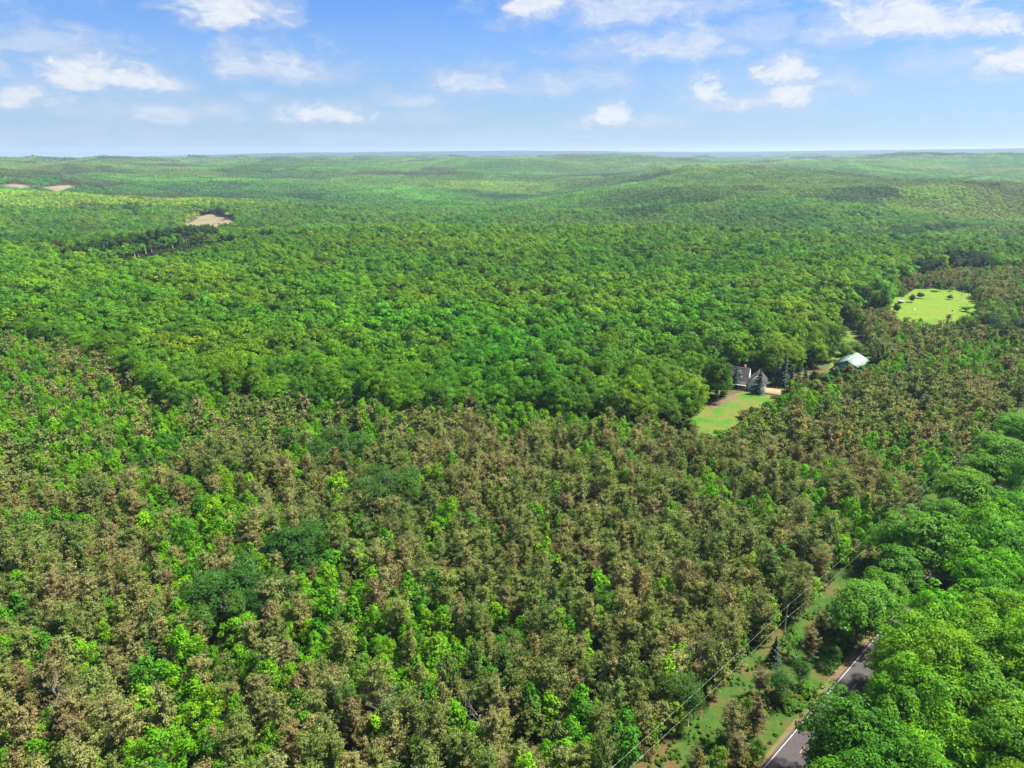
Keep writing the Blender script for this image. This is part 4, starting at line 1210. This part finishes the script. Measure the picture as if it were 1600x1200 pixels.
# shrubs, saplings and pines between the strip and the road
for px_, py_, ky, q, tn, lab in [
    (1215, 1098, 'birch', .58, (.03, .10, .014), 'bushy dark green tree by the gravel shoulder'),
    (1248, 1070, 'birch', .5, (.035, .11, .014), 'smaller dark green bush right of the bushy tree'),
    (1208, 1038, 'spruce', .62, (.016, .042, .018), 'slim dark spruce at the edge of the grass strip'),
    (1232, 1024, 'young', .85, (.06, .17, .010), 'bright sapling in front of the utility pole foot'),
    (1262, 1032, 'pine', .82, (.10, .09, .04), 'khaki pine right of the utility pole'),
    (1278, 1005, 'pine', .86, (.09, .10, .035), 'olive pine touching the lone roadside maple'),
    (1300, 1045, 'young', .7, (.03, .085, .012), 'dark small tree left of the lone roadside maple'),
    (1185, 1092, 'pine', .75, (.16, .12, .07), 'pale tan pine between grass strip and bushy tree'),
    (1165, 1130, 'young', .85, (.055, .15, .012), 'green sapling below the pale tan pine'),
    (1178, 1152, 'pine', .85, (.085, .06, .04), 'brown pine close to the road at the bottom'),
    (1140, 1165, 'pine', .9, (.10, .11, .035), 'olive pine by the grass strip at the bottom'),
    (1148, 1200, 'pine', .8, (.13, .10, .05), 'tan pine standing at the bottom edge by the road'),
    (1118, 1215, 'young', .8, (.07, .15, .012), 'yellow-green sapling at the bottom edge by the wires'),
    (1085, 1225, 'pine', .85, (.12, .12, .03), 'yellowish pine at the bottom edge under the wires'),
    (1180, 1190, 'young', .6, (.03, .09, .012), 'small deep green sapling on the road bank at the bottom')]:
    nm = {'birch': 'birch_tree', 'spruce': 'spruce_tree', 'young': 'young_aspen_tree', 'pine': 'pine_tree'}[ky]
    solo(ky, nm, lab, {'birch': 'tree', 'spruce': 'spruce tree', 'young': 'young tree', 'pine': 'pine tree'}[ky], px_, py_, (q * 1.1, q * 1.1, q), tn)
rv = np.random.default_rng(44)
S_ = rv.uniform(-80, 300, 5200); O_ = rv.uniform(2.0, OP + 1.5, 5200)
dens = fbm(S_ / 9, O_ / 5, 12, 2)
k = dens > .47
S_, O_ = S_[k], O_[k]; vx, vy = road_xy(S_, O_); n = len(vx)
vt, _ = pal([(.05, .15, .010), (.07, .18, .010), (.11, .16, .025), (.15, .12, .04)], [3, 4, 2, 1], n, rv)
big = (O_ < 9) & (rv.random(n) < .16)
mass('verge_weeds', 'low weeds and tufts over the grass strip under the wires', 'weeds', 'shrub', None, vt, np.where(big, rv.uniform(.5, 1.2, n), rv.uniform(.12, .34, n)), (vx, vy), (.6, 1.0), 23)
# low growth in the open ground before house and barn
qx = rv.uniform(1060, 1400, 2600); qy = rv.uniform(585, 742, 2600)
k = in_poly(qx, qy, OPEN) & ~in_poly(qx, qy, LAWN) & (qy > np.interp(qx, [1060, 1200, 1235, 1300, 1400], [700, 650, 612, 594, 575]))
g_ = np.array([at(a, b) for a, b in zip(qx[k], qy[k])]); n = len(g_)
vt, _ = pal([(.04, .12, .01), (.09, .22, .008), (.10, .11, .025), (.13, .11, .04)], [3, 2, 3, 2], n, rv)
E_ = [(MEADOW, 45, 8), (LAWN, 60, 6)]
ex = []
for poly, m_, w_ in E_:
    W_p = np.array([at(*p) for p in poly])
    for _ in range(m_):
        i = rv.integers(len(W_p)); f = rv.random(); p = W_p[i] * (1 - f) + W_p[(i + 1) % len(W_p)] * f + rv.normal(0, w_ * .45, 2)
        if poly is LAWN and proj(p[0], p[1], 0)[1] < 645: continue
        ex.append(p)
ex = np.array(ex); g_ = np.vstack([g_, ex]); vt = np.vstack([vt, pal([(.04, .12, .01), (.07, .17, .008), (.10, .11, .03)], [3, 2, 2], len(ex), rv)[0]]); n = len(g_)
mass('yard_bushes', 'low mixed bushes between the pines and the yard', 'bushes', 'shrub', None, vt, rv.uniform(.8, 2.6, n), (g_[:, 0], g_[:, 1]), (.6, 1.1), 24)
cs, co = rv.uniform(-5, GL, 700), rv.uniform(2, 58, 700)
cxy = GA + np.outer(cs, gdir) + np.outer(co, gn); n = 700
vt, _ = pal([(.02, .055, .008), (.035, .085, .008)], [1, 1], n, rv)  # scrub added in dark tints to stand for shade below the row
mass('shade_scrub', 'added scrub coloured dark for the shade on the floor of the cut', 'scrub', 'shrub', None, vt, rv.uniform(.8, 2.2, n), (cxy[:, 0], cxy[:, 1]), (.5, .9), 25)
# larger leafy trees that stand out among the pines
for px_, py_, q, ky, tn, lab in [
    (950, 962, .50, 'maple', (.05, .19, .008), 'rounded vivid green tree standing out among the pines right of centre'),
    (1150, 838, .50, 'maple', (.09, .26, .008), 'lime green tree, left one of the lime clump by the upper wires'),
    (1185, 846, .45, 'maple', (.08, .24, .008), 'lime green tree, right one of the lime clump by the upper wires'),
    (1165, 812, .42, 'maple', (.085, .24, .010), 'lime green tree at the back of the lime clump'),
    (905, 1150, 1.5, 'young', (.065, .24, .006), 'big vivid green sapling near the bottom, right of centre'),
    (890, 1185, 1.3, 'young', (.06, .22, .006), 'vivid green sapling just below the big one at the bottom'),
    (715, 1172, 1.45, 'young', (.10, .29, .006), 'pointed lime green sapling at the bottom centre'),
    (312, 1112, 1.3, 'young', (.10, .28, .006), 'pointed lime green sapling at the lower left'),
    (482, 1172, 1.2, 'young', (.07, .23, .008), 'vivid green sapling at the bottom left of centre'),
    (440, 668, 1.35, 'young', (.08, .21, .010), 'tall pale green sapling against the dark forest edge'),
    (790, 660, .42, 'maple', (.08, .21, .010), 'small lime maple against the dark forest edge'),
    (620, 712, .45, 'maple', (.08, .19, .012), 'yellowish rounded tree beside the upper birch clump'),
    (285, 655, .85, 'maple', (.035, .12, .012), 'broad dark maple bulging from the forest edge on the left'),
    (640, 948, 1.3, 'young', (.085, .24, .008), 'lime sapling among saplings below the middle clump'),
    (655, 968, 1.1, 'young', (.07, .22, .008), 'green sapling beside the lime sapling below the middle clump'),
    (15, 1015, 1.3, 'young', (.07, .23, .006), 'vivid green sapling at the left edge'),
    (60, 740, .42, 'maple', (.07, .21, .008), 'small bright rounded tree at the far left'),
    (250, 800, .38, 'maple', (.08, .23, .008), 'small bright rounded tree above the birch thicket')]:
    solo(ky, {'maple': 'maple_tree', 'young': 'young_aspen_tree'}[ky], lab, {'maple': 'maple tree', 'young': 'young tree'}[ky], px_, py_, (q * 1.05, q * 1.05, q), tn)
# spruces by the house
for px_, py_, q, v, lab in [(1148, 607, .85, 0, 'dark narrow spruce in front of the left end of the house'), (1185, 615, .95, 1, 'blue-green spruce in front of the house wing'),
                            (1213, 601, 1.0, 0, 'leftmost spruce of the row right of the house'), (1223, 603, 1.12, 2, 'tallest spruce of the row right of the house'),
                            (1236, 604, .8, 1, 'third spruce from the left right of the house'), (1246, 603, .82, 0, 'fourth spruce from the left right of the house'), (1256, 604, .78, 2, 'rightmost spruce of the row right of the house')]:
    solo('spruce', 'spruce_tree', lab, 'spruce tree', px_, py_, (q * 1.25, q * 1.25, q * 1.12), (.045, .095, .062) if v else (.028, .062, .036), v, 'spruces around the house')
for px_, py_, q, tn, lab in [(1137, 606, 2.4, (.08, .21, .01), 'lime green rounded shrub left of the house'),
                             (1437, 466, 2.0, (.02, .07, .015), 'dark round bush standing in the meadow'), (1484, 468, 1.6, (.03, .11, .04), 'small bluish bush at the back of the meadow'),
                             (1424, 472, 2.0, (.05, .12, .02), 'loose green bush beside the parked trailer'), (1412, 462, 1.8, (.04, .10, .02), 'small bush behind the parked trailer'),
                             (1464, 455, 2.8, (.05, .14, .012), 'large rounded green bush at the top of the meadow')]:
    solo('shrub', 'shrub', lab, 'shrub', px_, py_, (q, q, q), tn)
k_ = 0
for px_, py_, q, tn, w in [(1318, 556, .62, (.10, .21, .02), 'left'), (1332, 553, .66, (.09, .20, .02), 'middle'), (1344, 556, .55, (.08, .19, .02), 'right')]:
    solo('maple', 'maple_tree', f'low lime green tree, {w} one of the three behind the barn', 'tree', px_, py_, (q, q, q * .7), tn)
# dark evergreen stand left of the meadow
rd = np.random.default_rng(15)
st_pts = [(1268 + i * 12 + rd.uniform(-4, 4), 494 + rd.uniform(-10, 8)) for i in range(10)]
for i, (a, b) in enumerate(st_pts):
    c = at(a, b); o = 'leftmost' if i == 0 else 'rightmost' if i == 9 else ORD[i].strip()
    tree('darkpine', 'pine_tree', f"{o} dark grey-green pine" + ('' if o in ('leftmost', 'rightmost') else ' from the left') + ' in the stand left of the meadow', 'pine tree', c[0], c[1],
         (1.9, 1.9, 2.35), tint=np.array([.016, .050, .012]) * rd.uniform(.85, 1.15), group='dark pine stand left of the meadow')
for i, (a, b, q) in enumerate([(1520, 534, .9), (1540, 528, 1.15), (1560, 540, 1.0), (1582, 536, 1.1), (1604, 530, 1.1)]):
    c = at(a, b); o = ['leftmost', 'second', 'third', 'fourth', 'rightmost'][i]
    tree('maple', 'maple_tree', f'{o} dark leafy tree of the clump right of the meadow', 'tree', c[0], c[1], (q, q, q * .85), tint=np.array([.022, .068, .012]) * rd.uniform(.8, 1.3), group='leafy clump right of the meadow')

# ------------------------------------------------------------------ wooded hills to the horizon
def g_patch(rg, size, sp, cr, leaf, quads, hh):
    g = Geo()
    m = int(round(size / sp)); X, Y = np.meshgrid((np.arange(m) + .5) * sp - size / 2, (np.arange(m) + .5) * sp - size / 2)
    X = (X + rg.uniform(-.4, .4, X.shape) * sp).ravel(); Y = (Y + rg.uniform(-.4, .4, Y.shape) * sp).ravel(); n = len(X)
    s = rg.uniform(.75, 1.2, n); top = hh * rg.uniform(.8, 1.12, n)
    u = unit(rg.normal(size=(n, quads, 3))); u[..., 2] = np.abs(u[..., 2]) * 1.0
    P = np.stack([X, Y, top - cr * .8], 1)[:, None] + u * (cr * s)[:, None, None] * [1, 1, .85] * rg.uniform(.8, 1.05, (n, quads, 1))
    N = u + rg.normal(0, .25, u.shape)
    var = np.clip(.5 + rg.normal(0, .24, n)[:, None] + rg.normal(0, .12, (n, quads)), 0, 1)
    leaves(g, P.reshape(-1, 3), N.reshape(-1, 3), leaf * rg.uniform(.8, 1.3, n * quads), 0, var.ravel(), rg=rg, bend=.3)
    return g

def tilt(x, y, e=25.0):
    gx = (height(x + e, y) - height(x - e, y)) / (2 * e); gy = (height(x, y + e) - height(x, y - e)) / (2 * e)
    return np.stack([np.arctan(gy), -np.arctan(gx), np.zeros(len(x))], 1)

def hills(name, label, size, r0, r1, meshes, seed, zoff=0.0):
    a = np.arange(-r1, r1, size); b = np.arange(200, r1, size)
    X, Y = (q.ravel() for q in np.meshgrid(a, b))
    r = np.hypot(X, Y); k = (r > r0) & (r < r1) & (np.abs(X) < Y * math.tan(R(40)) + size)
    X, Y, r = X[k], Y[k], r[k]
    z = height(X, Y)
    k = (z > -88) & ~in_poly(X, Y, TAN_W) & ~in_poly(X, Y, F2_W)
    X, Y, r, z = X[k], Y[k], r[k], z[k]; n = len(X)
    rg = np.random.default_rng(seed)
    st = fbm(X / 420, Y / 420, 71, 3); st2 = fbm(X / 900 + 4, Y / 500, 83, 3); dk = fbm(X / 380 + 31, Y / 170, 97, 3)
    t = np.array([.098, .228, .020]) * (1 + 1.3 * (st - .5))[:, None]
    t = t * np.stack([1 + 1.6 * (st2 - .45), np.ones(n), 1 + .6 * (.5 - st2)], 1)
    d = sst(dk, .66, .76)[:, None] * .7; t = t * (1 - d) + np.array([.022, .070, .026]) * d
    br = sst(fbm(X / 500 + 77, Y / 200, 107, 3), .70, .80)[:, None] * .8; t = t * (1 - br) + np.array([.085, .085, .05]) * br
    t = t * (1 + rg.normal(0, .10, (n, 1)))
    cf = sst(r, 9500, 13500)[:, None]; t = t * (1 - cf) + np.array([.030, .060, .030]) * cf      # far tint darkened and cooled with distance, haze put into the colour
    P = np.stack([X, Y, z + zoff], 1)
    scl = np.ones((n, 3)); scl[:, 2] = rg.uniform(.9, 1.1, n)
    scatter(name, label, 'forest', name, meshes, P, tilt(X, Y), scl, t, rg.integers(0, len(meshes), n))

pm = [g_patch(np.random.default_rng(60 + i), 60, 7.0, 5.2, 2.6, 34, 15).mesh('woodland_patch', [M['leaf']]) for i in range(6)]
hills('wooded_hills', 'rolling wooded hills beyond the near forest', 60, 1660, 5200, pm, 17)
pf = [g_patch(np.random.default_rng(80 + i), 160, 13.0, 10.0, 6.5, 16, 14).mesh('far_woodland_patch', [M['leaf']]) for i in range(5)]
hills('far_wooded_hills', 'far wooded hills fading toward the skyline', 160, 5120, 20500, pf, 19)

# ------------------------------------------------------------------ the air
g = Geo(); g.box(-29500, -29500, -133, 29500, 29500, 235)
hz = obj('haze', g.mesh('haze', [])); tag(hz, 'thin bluish summer haze over the whole landscape', None, None, 'stuff')
hm = bpy.data.materials.new('haze air'); hm.use_nodes = True
t = NT(hm.node_tree); t.n.clear()
pv = t.add('ShaderNodeVolumePrincipled', {'Color': (.46, .60, .84, 1), 'Density': HAZE, 'Anisotropy': .2})
t.add('ShaderNodeOutputMaterial', {1: pv.outputs[0]})
hz.data.materials.append(hm)
